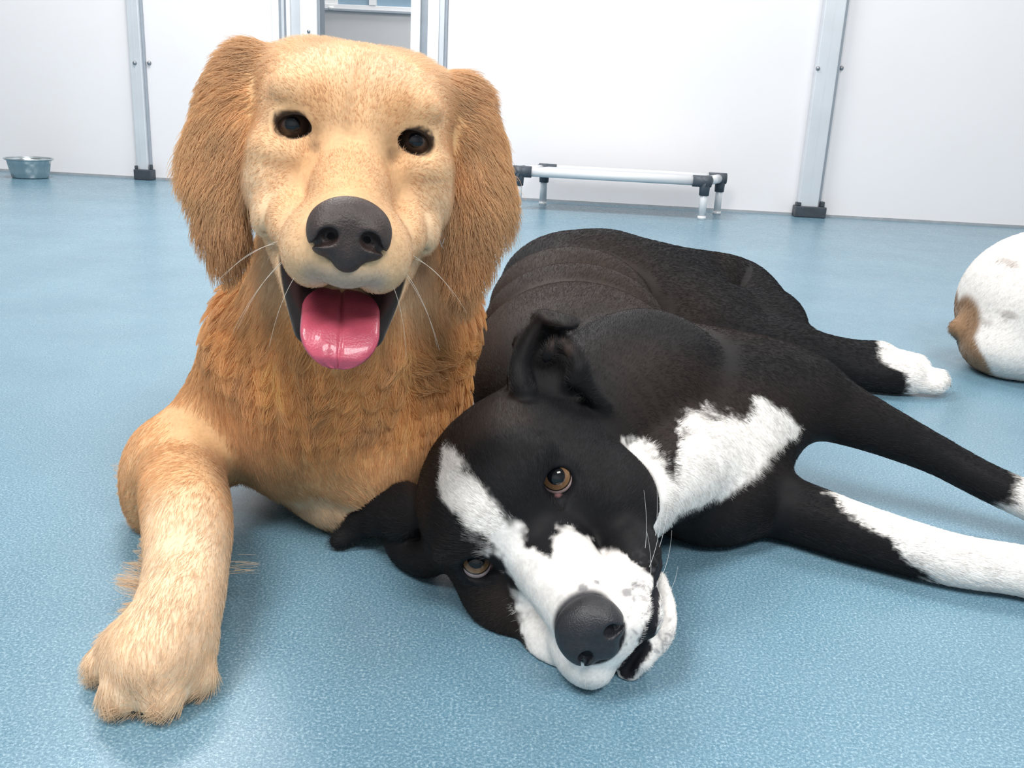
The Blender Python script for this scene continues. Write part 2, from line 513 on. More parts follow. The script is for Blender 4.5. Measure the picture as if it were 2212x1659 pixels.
make_post(post_l[0], post_l[1], 0.03, 'slim aluminium wall post with dark foot beside the metal bowl', [(291, 136, 0.031), (322, 136, 0.003)])
make_post(post_r[0], post_r[1], 0.045, 'wide aluminium wall post with dark foot right of the raised dog cot', [(1767, 148, 0.046), (1818, 147, 0.003)])

# doorway: jamb profiles and what stands beyond
door = empty('door_1', tuple(A_ + wx * (al0 + al1) / 2)); tag(door, 'doorway with aluminium and white jambs behind the golden dog', 'door', kind='structure')
for p0, p1, mt, dp in ((590, 605, M_white, 0.014), (605, 611, M_aluside, 0.010), (611, 617, M_alu, 0.018), (617, 622, M_aluside, 0.008), (622, 630, M_white, 0.02), (630, 652, M_alu, 0.006), (652, 678, M_white, 0.022), (678, 689, M_white, 0.03), (689, 693, M_aluside, 0.012),
                       (890, 910, M_white, 0.03), (910, 926, M_aluside, 0.008), (926, 950, M_white, 0.026), (950, 961, M_alu, 0.018), (961, 967, M_aluside, 0.010)):
    a, b = on_wall(p0, 60)[0], on_wall(p1, 60)[0]
    bm_obj('jamb_profile', box_bm(WF, (a, -0.06, 0.002), (b, dp, WH), 0.001), mt, door)
bx, bz = on_wall(667, 68, 0.023)
p = A_ + wx * bx + wz * bz + wy * 0.023
bm_obj('bolt', tube_bm(p - wy * 0.002, p + wy * 0.004, 0.006, 12), M_bolt, door, True)
# partition in the next room, 1.3 m behind
def beyond(px, py):
    return on_wall(px, py, -1.3)
BF = (A_ - wy * 1.3, wx, wy, wz)
pw = empty('wall_beyond', tuple(A_ - wy * 1.3 + wx * (al0 + al1) / 2)); tag(pw, 'grey partition with blue window panes seen through the doorway', 'wall', kind='structure')
x0, _ = beyond(500, 60); x1, _ = beyond(1100, 60); _, zt = beyond(790, 27)
bm_obj('lower_panel', box_bm(BF, (x0, -0.03, 0.002), (x1, 0, zt)), M_greyp, pw)
bm_obj('top_rail', box_bm(BF, (x0, -0.02, zt), (x1, 0.02, zt + 0.012), 0.002), M_aluside, pw)
zs0 = beyond(790, 22)[1]; zs1 = beyond(790, 12)[1]
bm_obj('window_sill', box_bm(BF, (x0, -0.025, zs0), (x1, 0.01, zs1), 0.002), M_white, pw)
xs = [beyond(p_, 8)[0] for p_ in (715, 729, 798, 813, 900)]
bm_obj('pane', box_bm(BF, (xs[1], -0.02, zs1), (xs[2], -0.015, zs1 + 0.5)), M_blueglass, pw)
bm_obj('pane', box_bm(BF, (xs[3], -0.02, zs1 - 0.012), (x1, -0.015, zs1 + 0.5)), M_blueglass, pw)
bm_obj('mullion', box_bm(BF, (xs[2], -0.025, zs1), (xs[3], 0.012, zs1 + 0.5), 0.002), M_white, pw)
bm_obj('mullion', box_bm(BF, (x0, -0.025, zs1), (xs[1], 0.0, zs1 + 0.5), 0.002), M_white, pw)
lx, lz = beyond(717, 18)
lp = A_ - wy * 1.28 + wx * lx + wz * lz
bm_obj('latch', tube_bm(lp - wx * 0.012, lp + wx * 0.012, 0.009, 12), M_white, pw, True)

# ------------------------------------------------------------------ raised dog cot
M_tube = plain('white_cot_tube', (0.80, 0.81, 0.83), 0.3, 0.1, noise=0.02)
M_cotfab = plain('grey_cot_fabric', (0.55, 0.57, 0.60), 0.8, noise=0.06, nscale=200, bump=0.3, bscale=600)
M_corner = plain('charcoal_corner_bracket', (0.07, 0.085, 0.105), 0.5, noise=0.1)
def make_cot():
    rz = 0.135; tr = 0.0165
    f0 = G(1515, 474); b0 = G(1548, 463)
    fr = f0 + V(0, 0, rz); br = b0 + V(0, 0, rz); fl_ = fr - unit(wx) * 0.668; bl = fl_ + (br - fr)
    t = empty('dog_cot', tuple(V(*((fl_ + br) / 2)) * V(1, 1, 0)))
    tag(t, 'raised dog cot with white tube frame and charcoal corners against the back wall', 'dog bed')
    cr = {'fl': fl_, 'fr': fr, 'bl': bl, 'br': br}
    ex = unit(fr - fl_); ey = unit(br - fr)
    for a, b in (('fl', 'fr'), ('bl', 'br'), ('fl', 'bl'), ('fr', 'br')):
        bm_obj('rail', tube_bm(cr[a], cr[b], tr, 24), M_tube, t, True)
    for k, c in cr.items():
        leg = bm_obj('leg', tube_bm(V(c[0], c[1], 0.0), V(c[0], c[1], rz - 0.01), 0.0135, 20), M_tube, t, True)
        sx = -1 if k[1] == 'r' else 1; sy = -1 if k[0] == 'b' else 1
        bm = bmesh.new()
        tube_bm(c - ex * 0.022 * (1 if sx > 0 else -1) * 1.0, c + ex * 0.045 * sx, 0.0205, 20, bm)
        tube_bm(c - ey * 0.018 * sy, c + ey * 0.04 * sy, 0.0200, 20, bm)
        tube_bm(V(c[0], c[1], rz + 0.018), V(c[0], c[1], rz - 0.05), 0.021, 20, bm, r2=0.0175)
        bm_obj('corner_bracket', bm, M_corner, t, True)
        bm_obj('foot_cap', tube_bm(V(c[0], c[1], 0.0), V(c[0], c[1], 0.012), 0.0150, 18), M_tube, t, True)
    F_ = (fl_, ex, ey, wz); lx_ = np.linalg.norm(fr - fl_); ly_ = np.linalg.norm(br - fr)
    bm_obj('fabric', box_bm(F_, (0.02, 0.002, 0.006), (lx_ - 0.02, ly_ - 0.002, 0.010), 0.001), M_cotfab, t)
make_cot()

# ------------------------------------------------------------------ metal bowl
M_steel = plain('stainless_steel', (0.50, 0.56, 0.58), 0.2, 0.9, noise=0.05)
def make_bowl():
    c = G(66, 384) ; c = V(c[0], c[1] + 0.0, 0)
    t = empty('metal_bowl', tuple(c)); tag(t, 'stainless steel bowl on the floor at the foot of the wall', 'bowl')
    prof = [(0.0, 0.001), (0.063, 0.001), (0.066, 0.004), (0.072, 0.03), (0.080, 0.070), (0.086, 0.074), (0.087, 0.071), (0.082, 0.068)]
    inner = [(0.080, 0.068), (0.071, 0.03), (0.062, 0.007), (0.0, 0.006)]
    def lathe(pr, name, seg=48):
        bm = bmesh.new(); rings = []
        for r, z in pr:
            if r == 0: rings.append([bm.verts.new((c[0], c[1], z))])
            else: rings.append([bm.verts.new((c[0] + r * math.cos(6.28318 * k / seg), c[1] + r * math.sin(6.28318 * k / seg), z)) for k in range(seg)])
        for a, b in zip(rings[:-1], rings[1:]):
            for k in range(seg):
                k2 = (k + 1) % seg
                f = [a[k % len(a)], a[k2 % len(a)], b[k2 % len(b)], b[k % len(b)]]
                f = list(dict.fromkeys(f))
                if len(f) >= 3: bm.faces.new(f)
        bmesh.ops.recalc_face_normals(bm, faces=bm.faces[:])
        return bm_obj(name, bm, M_steel, t, True)
    lathe(prof, 'bowl_wall'); lathe(inner, 'bowl_inside')
    bm = bmesh.new()
    seg = 56
    bmesh.ops.create_circle(bm, segments=8, radius=0.003)
    bm.free(); bm = bmesh.new(); rings = []
    for k in range(seg):
        a = 6.28318 * k / seg
        rings.append([bm.verts.new((c[0] + (0.086 + 0.0035 * math.cos(b)) * math.cos(a), c[1] + (0.086 + 0.0035 * math.cos(b)) * math.sin(a), 0.073 + 0.0035 * math.sin(b))) for b in np.linspace(0, 6.28318, 9)[:-1]])
    for k in range(seg):
        A, B = rings[k], rings[(k + 1) % seg]
        for j in range(8): bm.faces.new([A[j], B[j], B[(j + 1) % 8], A[(j + 1) % 8]])
    bm_obj('rim', bm, M_steel, t, True)
make_bowl()

# ================================================================== dog helpers
class Head:
    """head frame: columns right (seen from the front), forward, up"""
    def __init__(s, R, T, sc=1.0):
        s.R = np.asarray(R, float); s.T = np.asarray(T, float); s.sc = sc
        q = s.R.copy(); q[:, 0] = unit(q[:, 0]); q[:, 1] = unit(q[:, 1] - q[:, 0] * (q[:, 0] @ q[:, 1])); u = q[:, 2]
        q[:, 2] = unit(u - q[:, 0] * (u @ q[:, 0]) - q[:, 1] * (u @ q[:, 1])); s.R = q
    def w(s, *p): return s.R @ (np.array(p, float) * s.sc) + s.T
    def d(s, *p): return s.R @ np.array(p, float)
    def loc(s, p): return ((p - s.T) @ s.R) / s.sc
    def ell(s, c, r, rot=None):
        R = s.R if rot is None else s.R @ rot
        return ell(s.w(*c), np.array(r) * s.sc, R)
    def cone(s, a, b, ra, rb): return cone(s.w(*a), s.w(*b), ra * s.sc, rb * s.sc)
    def spline(s, pts, rad, n=5): return spline([s.w(*p) for p in pts], [r * s.sc for r in rad], n)
def rx(a):
    c, s = math.cos(math.radians(a)), math.sin(math.radians(a)); return np.array([[1, 0, 0], [0, c, -s], [0, s, c]])
def ry(a):
    c, s = math.cos(math.radians(a)), math.sin(math.radians(a)); return np.array([[c, 0, s], [0, 1, 0], [-s, 0, c]])
def rz(a):
    c, s = math.cos(math.radians(a)), math.sin(math.radians(a)); return np.array([[c, -s, 0], [s, c, 0], [0, 0, 1]])
def frame_from(t, n):
    """columns: side, n (thin), t (long)"""
    t = unit(np.asarray(t, float)); n = np.asarray(n, float); n = unit(n - t * (n @ t)); return np.stack([np.cross(n, t), n, t], 1)

def eye_material(name, iris_in, iris_out, pupil, iris, white=(0.72, 0.66, 0.62)):
    mt, nt, b = new_mat(name)
    tc = nt.nodes.new('ShaderNodeTexCoord'); sx = nt.nodes.new('ShaderNodeSeparateXYZ')
    nt.links.new(tc.outputs['Object'], sx.inputs[0])
    x2 = nt.nodes.new('ShaderNodeVectorMath'); x2.operation = 'NORMALIZE'
    nt.links.new(tc.outputs['Object'], x2.inputs[0]); nt.links.new(x2.outputs[0], sx.inputs[0])
    ac = nt.nodes.new('ShaderNodeMath'); ac.operation = 'ARCCOSINE'; nt.links.new(sx.outputs['Z'], ac.inputs[0])
    n = nt.nodes.new('ShaderNodeTexNoise'); n.inputs['Scale'].default_value = 9; nt.links.new(x2.outputs[0], n.inputs['Vector'])
    ma = nt.nodes.new('ShaderNodeMath'); ma.operation = 'MULTIPLY_ADD'; ma.inputs[1].default_value = 0.06; nt.links.new(n.outputs['Fac'], ma.inputs[0])
    nt.links.new(ac.outputs[0], ma.inputs[2])
    r = nt.nodes.new('ShaderNodeValToRGB'); e = r.color_ramp.elements
    st = [(pupil, (0.004, 0.005, 0.007)), (pupil + 0.04, iris_in), ((pupil + iris) / 2, tuple((a + c) / 2 for a, c in zip(iris_in, iris_out))), (iris - 0.06, iris_out), (iris, (0.012, 0.009, 0.008)), (iris + 0.05, (0.03, 0.022, 0.02)), (iris + 0.10, white)]
    while len(e) < len(st): e.new(0.5)
    for k, (p_, c) in zip(e, st): k.position = min(1, p_); k.color = (*c, 1)
    nt.links.new(ma.outputs[0], r.inputs['Fac']); nt.links.new(r.outputs['Color'], b.inputs['Base Color'])
    b.inputs['Roughness'].default_value = 0.04; b.inputs['Specular IOR Level'].default_value = 0.45
    return mt
def make_eye(c, gaze, r, mat, parent, name='eye'):
    bm = bmesh.new(); bmesh.ops.create_uvsphere(bm, u_segments=40, v_segments=28, radius=r)
    for v in bm.verts:                                   # slight corneal bulge
        k = v.co.z / r
        if k > 0.72: v.co *= 1 + 0.10 * ((k - 0.72) / 0.28) ** 1.2
    me = bpy.data.meshes.new(name); bm.to_mesh(me); bm.free()
    me.polygons.foreach_set('use_smooth', [True] * len(me.polygons)); me.materials.append(mat)
    o = bpy.data.objects.new(name, me); col.objects.link(o)
    o.matrix_world = Matrix.Translation(Vector(c)) @ Vector(gaze).to_track_quat('Z', 'Y').to_matrix().to_4x4()
    mw = o.matrix_world.copy(); o.parent = parent; o.matrix_parent_inverse = Matrix.Translation(-Vector(parent.location)); o.matrix_basis = mw
    return o
def sdf_part(name, prims, subs, step, mat, parent, colf=None, sm=1, k=0.003, ks=0.0015):
    lo = np.min([p.lo for p in prims], 0) - 0.006; hi = np.max([p.hi for p in prims], 0) + 0.006
    F = Field(*[axis_pts((lo[i], hi[i], step)) for i in range(3)])
    for p in prims:
        kk = getattr(p, 'k', k); F.add(p, kk)
    for p in subs: F.sub(p, getattr(p, 'k', ks))
    v, q = F.mesh()
    if sm: v = relax(v, q, sm, 0.5)
    return mesh_np(name, v, q, None, mat, parent, True, colf(v) if colf else None)
def whisker_set(name, items, colr, mat, parent, r=0.00022):
    """items: (root, direction, length, droop vector)"""
    n = 8; pts = []
    for a, d, L, b in items:
        d = unit(np.asarray(d, float)); b = np.asarray(b, float)
        for i in range(n):
            t = i / (n - 1); pts.append(np.asarray(a) + d * L * t + b * t * t)
    cu = bpy.data.hair_curves.new(name); cu.add_curves([n] * len(items))
    cu.position_data.foreach_set('vector', np.array(pts, np.float32).ravel())
    ra = cu.attributes.new('radius', 'FLOAT', 'POINT'); ra.data.foreach_set('value', np.tile(np.linspace(r, r * 0.3, n), len(items)).astype(np.float32))
    ca = cu.attributes.new('coat', 'FLOAT_COLOR', 'CURVE'); c4 = np.ones((len(items), 4), np.float32); c4[:, :3] = colr; ca.data.foreach_set('color', c4.ravel())
    cu.materials.append(mat); o = bpy.data.objects.new(name, cu); col.objects.link(o); keep_parent(o, parent); o['kind'] = 'stuff'
    return o
def claw(base, tip, r, mat, parent):
    b, t = np.asarray(base), np.asarray(tip); mid = (b + t) / 2 + V(0, 0, np.linalg.norm(t - b) * 0.18)
    return sdf_part('claw', [spline([b, mid, t], [r, r * 0.8, r * 0.25], 5)], [], max(r * 0.3, 0.0006), mat, parent)

M_nose_b = plain('black_nose_leather', (0.018, 0.019, 0.024), 0.42, spec=0.5, noise=0.25, nscale=300, bump=0.5, bscale=900)
M_nose_g = plain('dark_brown_nose_leather', (0.036, 0.023, 0.021), 0.5, spec=0.5, noise=0.25, nscale=300, bump=0.5, bscale=900)
M_claw = plain('horn_claw', (0.12, 0.10, 0.085), 0.4, noise=0.3, nscale=200)
def tongue_mat():
    mt = plain('wet_pink_tongue', (0.47, 0.078, 0.125), 0.3, spec=0.4, noise=0.10, nscale=90, bump=0.35, bscale=700, coat=0.3)
    b = mt.node_tree.nodes['Principled BSDF']; b.inputs['Subsurface Weight'].default_value = 0.15; b.inputs['Subsurface Radius'].default_value = (0.008, 0.003, 0.003)
    b.inputs['Subsurface Scale'].default_value = 0.5
    return mt
M_tongue = tongue_mat()

# ================================================================== golden dog
GH = Head([[0.9783, 0.1903, 0.0819], [0.1882, -0.9816, 0.0326], [-0.0866, 0.0165, 0.9961]], [-0.1099, 0.62, 0.3388], 1.0)
M_gskin = skin_mat('golden_coat_underlayer', 0.75, 0.15, 0.15)
M_gfur = fur_mat('golden_fur_strands', 0.05, 0.4, 0.42)

def build_golden():
    base = G(640, 1080); root = empty('dog', (base[0], base[1], 0))
    tag(root, 'golden-furred dog with open mouth and pink tongue lying upright facing the viewer', 'dog')
    H = GH
    k = RES
    F = Field(axis_pts((-0.62, -0.40, 0.006 * k), (-0.40, -0.29, 0.0035 * k), (-0.29, 0.05, 0.0019 * k), (0.05, 0.12, 0.005 * k)),
              axis_pts((0.44, 0.50, 0.003 * k), (0.50, 0.66, 0.0018 * k), (0.66, 0.80, 0.003 * k), (0.80, 1.75, 0.007 * k)),
              axis_pts((-0.012, 0.18, 0.003 * k), (0.18, 0.36, 0.0019 * k), (0.36, 0.46, 0.003 * k)))
    # --- trunk, neck, legs
    F.add(ell((-0.195, 1.10, 0.135), (0.095, 0.28, 0.125)), 0.03)
    F.add(ell((-0.215, 1.32, 0.115), (0.100, 0.17, 0.115)), 0.05)
    for sx in (-1, 1):
        F.add(ell((-0.220 + sx * 0.072, 1.30, 0.075), (0.048, 0.13, 0.075)), 0.03)
        F.add(spline([(-0.220 + sx * 0.09, 1.40, 0.035), (-0.220 + sx * 0.098, 1.22, 0.028), (-0.215 + sx * 0.098, 1.12, 0.024)], [0.036, 0.028, 0.024]), 0.02)
    F.add(spline([(-0.23, 1.44, 0.09), (-0.25, 1.55, 0.05), (-0.30, 1.62, 0.03)], [0.033, 0.028, 0.012]), 0.03)
    neck = spline([P(765, 360, .70), P(755, 560, .725), P(735, 720, .765), P(690, 880, .80), P(650, 960, .83)], [0.058, 0.068, 0.080, 0.078, 0.052])
    F.add(neck, 0.03)
    F.add(ell(P(700, 830, .88), (0.092, 0.10, 0.086)), 0.04)
    F.add(ell(P(940, 690, .79), (0.036, 0.05, 0.048)), 0.04)            # ruff on the far shoulder
    F.add(ell(P(530, 745, .785), (0.026, 0.05, 0.050)), 0.04)
    # left (seen) foreleg
    F.add(cone(P(545, 850, .82), P(408, 985, .80), 0.046, 0.040), 0.03)
    F.add(ell(P(352, 1040, .805), (0.030, 0.05, 0.046)), 0.03)
    leg = spline([P(385, 1010, .775), G(405, 1120, .062), G(402, 1230, .048), G(378, 1335, .040), G(335, 1420, .030)], [0.034, 0.0305, 0.027, 0.0265, 0.026])
    F.add(leg, 0.02)
    F.add(ell(G(338, 1400, .026), (0.034, 0.028, 0.024)), 0.012)
    toes = [((222, 1436, .012), (252, 1395, .018), 0.0116), ((266, 1494, .0135), (296, 1410, .024), 0.0143), ((350, 1500, .0135), (348, 1410, .025), 0.0143), ((424, 1462, .012), (394, 1400, .020), 0.0128)]
    for t_, b_, r_ in toes:
        F.add(cone(G(*b_), G(*t_), r_ * 0.95, r_), 0.006)
    # right (far) foreleg, folded under the chest
    F.add(cone(P(870, 860, .82), G(800, 1010, .060), 0.055, 0.040), 0.03)
    leg2 = spline([G(665, 1045, .028), G(730, 1068, .032), G(790, 1083, .028), G(838, 1098, .022)], [0.026, 0.030, 0.027, 0.023])
    F.add(leg2, 0.004)
    # --- head
    F.add(H.ell((0, -.052, -.002), (.066, .072, .058)), 0.03)
    F.add(H.ell((0, -.012, .014), (.050, .032, .036)), 0.02)
    for sx in (-1, 1): F.add(H.ell((sx * .036, -.060, .023), (.032, .045, .029)), 0.02)
    F.add(H.cone((0, .000, -.028), (0, .082, -.056), .030, .0205), 0.012)
    for sx in (-1, 1):
        F.add(H.ell((sx * .034, -.002, .021), (.020, .016, .011)), 0.010)      # brow
        F.add(H.ell((sx * .044, -.022, -.036), (.026, .040, .034)), 0.02)      # cheek
        F.add(H.ell((sx * .045, -.006, -.016), (.019, .020, .012)), 0.012)
        F.add(H.ell((sx * .0195, .060, -.068), (.0200, .034, .0245)), 0.012)   # flew
        F.add(H.ell((sx * .0360, .024, -.058), (.0145, .030, .0165), rx(-12)), 0.010)
        F.add(H.ell((sx * .0385, -.006, .000), (.0175, .0165, .0155)), 0.006)   # eyelid mound
    F.add(H.ell((0, .087, -.072), (.019, .013, .015)), 0.006)
    for sx in (-1, 1):
        F.add(H.ell((sx * .021, .008, .016), (.011, .012, .016)), 0.008)
        F.add(H.ell((sx * .036, .010, -.0185), (.019, .010, .0075)), 0.006)
        F.add(H.ell((sx * .0515, .004, -.058), (.010, .018, .016)), 0.006)
        F.sub(H.spline([(sx * .0255, .020, -.006), (sx * .0285, .028, -.020), (sx * .034, .032, -.034)], [.002, .003, .002], 4), 0.008)
    F.sub(H.spline([(0, .026, .000), (0, .024, .016), (0, .016, .036)], [.003, .0035, .002], 4), 0.010)
    # lower jaw, hanging open
    for sx in (-1, 1):
        F.add(H.spline([(sx * .037, -.030, -.066), (sx * .0285, .018, -.094), (sx * .0185, .050, -.121)], [.020, .0130, .0100]), 0.008)
    F.add(H.cone((0, -.03, -.090), (0, .046, -.130), .030, .014), 0.012)
    # mouth opening
    F.sub(H.ell((0, .052, -.1040), (.0255, .052, .0115), rx(-26)), 0.003)
    for sx in (-1, 1):
        F.sub(H.spline([(sx * .052, .012, -.066), (sx * .042, .040, -.088), (sx * .024, .075, -.105)], [.0012, .005, .007], 4), 0.002)
    # eye openings
    for sx in (-1, 1):
        F.sub(H.ell((sx * .0385, .010, -.0014), (.0132, .0125, .0078), ry(sx * 14)), 0.002)
    ears = []
    for sx in (-1, 1):
        dn = -0.004 if sx < 0 else -0.012
        ox = 0.0 if sx < 0 else .006
        for c, r_ in (((.066, -.058, .029), (.020, .012, .020)), ((.077, -.055, .020), (.021, .0125, .024)), ((.084, -.052, .008 + dn), (.024, .0125, .028)), ((.091, -.046, -.022 + dn), (.025, .0125, .032)), ((.084, -.038, -.054 + dn), (.018, .011, .030)), ((.079, -.032, -.080 + dn), (.0115, .009, .021))):
            nv = H.d(sx * .55, .83, 0.12); tv = H.d(sx * .12, .10, -1)
            e = ell(H.w(sx * (c[0] + ox * float(sstep(.04, -.02, c[2]))), c[1], c[2]), r_, frame_from(tv, nv)); ears.append(e)
            F.add(e, 0.010)
    F.clip_below(0.0005)
    v, q = F.mesh(); v = relax(v, q, 2, 0.5)
    nrm, fa = vert_normals(v, q)

    legp = [leg, leg2] + [cone(G(*b_), G(*t_), r_, r_) for t_, b_, r_ in toes] + [ell(G(338, 1420, .024), (0.036, 0.034, 0.024))]
    def leg_d(p):
        d = legp[0](p)
        for e in legp[1:]: d = np.minimum(d, e(p))
        return d
    def ear_d(p):
        d = ears[0](p)
        for e in ears[1:]: d = np.minimum(d, e(p))
        return d
    lip = [(-.048, .016, -.066), (-.036, .040, -.094), (-.0245, .054, -.116), (-.012, .062, -.132), (.012, .062, -.132), (.0245, .054, -.116), (.036, .040, -.094), (.048, .016, -.066)]
    lipU = [(-.052, .014, -.064), (-.036, .058, -.088), (-.016, .090, -.092), (0, .098, -.084), (.016, .090, -.092), (.036, .058, -.088), (.052, .014, -.064)]
    eyeL = [V(sx * .0385, .004, 0) for sx in (-1, 1)]
    def colour(p, skin=False):
        L_ = H.loc(p); x, y, z = L_[:, 0], L_[:, 1], L_[:, 2]; n = len(p)
        c = np.tile(GOLD_BODY, (n, 1)) * 1.0
        def mixc(w, cc): c[:] = c * (1 - w[:, None]) + np.asarray(cc) * w[:, None]
        headw = sstep(-.13, -.06, y) * sstep(-.16, -.10, z) * sstep(.14, .11, np.abs(x))
        mixc(headw, GOLD_FACE)
        mixc(headw * sstep(.02, .055, z) * 0.8, GOLD_PALE)                               # crown
        mixc(headw * sstep(-.015, -.055, z) * sstep(.03, .05, np.abs(x)) * sstep(.05, .0, y) * .55, GOLD_PALE)   # cheeks
        # reddish tone on the bridge and around the brows
        mixc(headw * np.exp(-((np.abs(x) - .026) / .012) ** 2 - ((z + .018) / .03) ** 2) * .5, GOLD_RED)
        mixc(headw * np.exp(-(x / .02) ** 2 - ((z + .02) / .022) ** 2) * .25, GOLD_RED)
        mixc(headw * np.exp(-((np.abs(x) - .024) / .013) ** 2 - ((z - .020) / .012) ** 2) * .60, GOLD_RED)
        mixc(headw * np.exp(-((np.abs(x) - .040) / .016) ** 2 - ((z - .013) / .006) ** 2) * .35, GOLD_RED)
        mixc(headw * np.exp(-(x / .006) ** 2) * sstep(.02, .04, z) * .25, GOLD_RED)
        mixc(headw * np.exp(-(x / .024) ** 2 - ((y - .072) / .016) ** 2) * (z > -.055) * .40, GOLD_RED)
        mixc(sstep(.072, .088, y) * sstep(-.068, -.080, z) * sstep(.03, .018, np.abs(x)) * .75, (0.42, 0.34, 0.29))   # greyish lip
        ed = ear_d(p); ew = sstep(.012, .003, ed) * sstep(.050, .064, np.abs(x)) * headw
        mixc(ew, GOLD_EAR)
        mixc(ew * sstep(-.04, -.08, z) * .6, GOLD_EAR2)
        mixc(ew * sstep(.005, .045, z) * .7, GOLD_FACE)
        # chest darker red-gold, legs pale
        wz_ = p[:, 2]
        chest = (1 - headw) * sstep(.60, .68, p[:, 1])
        legw = sstep(.075, .012, leg_d(p)) * (1 - headw)
        mixc((1 - headw) * sstep(-.17, -.29, p[:, 0]) * sstep(.95, .85, p[:, 1]) * .75, GOLD_LEG)  # lit left side of shoulder and chest painted into the coat colour
        mixc(legw, GOLD_LEG)
        mixc(legw * sstep(.63, .56, p[:, 1]), GOLD_PAW)
        mixc(sstep(.012, .004, leg2(p)) * .8, GOLD_PAW)
        mixc((1 - headw) * (1 - legw) * sstep(.52, .75, vnoise(p + 5, 55)) * sstep(1.0, .9, p[:, 1]) * .55, GOLD_LEG)
        vv = vnoise(p, 45) * 0.6 + vnoise(p, 130) * 0.4
        amp = .16 + .22 * (1 - headw) * (1 - legw) * sstep(1.0, .9, p[:, 1]) + .14 * ew
        c *= (1 + amp * 2 * (vv - .5))[:, None]
        for e in eyeL:
            d = np.sqrt(((L_[:, 0] - e[0]) / 1.35) ** 2 + (L_[:, 1] - e[1]) ** 2 * .2 + ((L_[:, 2] - e[2])) ** 2)
            w = sstep(.0108, .0084, d + (vnoise(p, 400) - .5) * .003) * (y > -.02)
            mixc(w * .93, (0.022, 0.018, 0.017))
            d2 = near_line(L_, [(e[0] * .68, .008, -.005), (e[0] * .60, .016, -.012)])
            mixc(sstep(.008, .002, d2) * .55, (0.07, 0.04, 0.025))
        if skin:
            mixc(sstep(1.0, .9, np.sqrt((x / .0225) ** 2 + ((z + .0535) / .0195) ** 2)) * sstep(.074, .080, y), (.012, .010, .010))
            dl = near_line(L_, lip); mixc(sstep(.0125, .0095, dl) * (y > .012) * (z < -.075), (0.020, 0.016, 0.016))
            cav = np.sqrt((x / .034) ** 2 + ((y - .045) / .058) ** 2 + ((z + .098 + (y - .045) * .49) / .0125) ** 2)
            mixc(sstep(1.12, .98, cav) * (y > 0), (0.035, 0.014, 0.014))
        return c
    body = mesh_np('body', v, q, None, M_gskin, root, True, colour(v, True))
    # --- eyes, nose, tongue, claws, whiskers
    me = eye_material('dark_brown_eye', (0.045, 0.027, 0.020), (0.065, 0.040, 0.030), 0.36, 0.95, (0.20, 0.15, 0.13))
    for sx in (-1, 1):
        make_eye(H.w(sx * .0385, -.0065, -.0005), H.d(sx * .04, 1, .04), 0.0132, me, root)
    nose = [H.ell((0, .091, -.050), (.0225, .0150, .0165)), H.ell((-.0125, .0945, -.055), (.0112, .0135, .0135)), H.ell((.0125, .0945, -.055), (.0112, .0135, .0135)), H.ell((0, .096, -.064), (.0105, .0105, .0125))]
    for p_ in nose: p_.k = 0.005
    ns = []
    for sx in (-1, 1):
        a = H.ell((sx * .0118, .1075, -.0560), (.0062, .009, .0052), ry(sx * 25)); a.k = 0.002
        b_ = H.spline([(sx * .015, .105, -.0585), (sx * .0205, .096, -.0625)], [.0030, .0018]); b_.k = 0.0015
        ns += [a, b_]
    g_ = H.cone((0, .1085, -.058), (0, .106, -.078), .0009, .0012); g_.k = 0.001; ns.append(g_)
    sdf_part('nose', nose, ns, 0.0009, M_nose_g, root, sm=1)
    # tongue: a tapering blade with a middle groove, curling down over the lower lip
    ts = np.array([0, .22, .45, .64, .80, .92, 1.0]); ty = [.018, .042, .061, .0725, .0795, .0830, .0838]; tz = [-.1030, -.1075, -.1120, -.1180, -.1255, -.1320, -.1368]
    sv = np.linspace(0, 1, 64); cy_, cz_ = np.interp(sv, ts, ty), np.interp(sv, ts, tz)
    for _ in range(6):
        cy_[1:-1] = (cy_[:-2] + 2 * cy_[1:-1] + cy_[2:]) / 4; cz_[1:-1] = (cz_[:-2] + 2 * cz_[1:-1] + cz_[2:]) / 4
    dy_, dz_ = np.gradient(cy_), np.gradient(cz_); ll = np.hypot(dy_, dz_); ny_, nz_ = -dz_ / ll, dy_ / ll
    wd = np.where(sv < .62, .0243 - .0008 * sv, .0238 * np.sqrt(np.clip(1 - ((sv - .62) / .385) ** 2, 0, 1)))
    nu = 48; tv = []
    for k_ in range(len(sv)):
        th_ = .0042 * min(1, (1 - sv[k_]) * 9 + .12)
        for side in (1, -1):
            for u_ in np.linspace(-1, 1, nu):
                e_ = max(0.0, 1 - abs(u_) ** 3) ** .5
                hgt = side * th_ * e_
                if side > 0:
                    hgt += .0022 * u_ * u_ * (1 - .5 * sv[k_]) - .0016 * math.exp(-(u_ / .055) ** 2) * e_ + .0005 * math.sin(9 * u_ + 7 * sv[k_]) * e_ * (u_ < -.1)
                else:
                    hgt += .0022 * u_ * u_ * (1 - .5 * sv[k_])
                tv.append(H.w(wd[k_] * u_, cy_[k_] + ny_[k_] * hgt, cz_[k_] + nz_[k_] * hgt))
    tq = []
    for k_ in range(len(sv) - 1):
        a_, b_ = k_ * 2 * nu, (k_ + 1) * 2 * nu
        for u_ in range(nu - 1):
            tq.append((a_ + u_, a_ + u_ + 1, b_ + u_ + 1, b_ + u_)); tq.append((a_ + nu + u_ + 1, a_ + nu + u_, b_ + nu + u_, b_ + nu + u_ + 1))
    for o_ in (0, (len(sv) - 1) * 2 * nu):
        for u_ in range(nu - 1): tq.append((o_ + u_, o_ + u_ + 1, o_ + nu + u_ + 1, o_ + nu + u_))
    to = mesh_np('tongue', tv, tq, None, M_tongue, root, True)
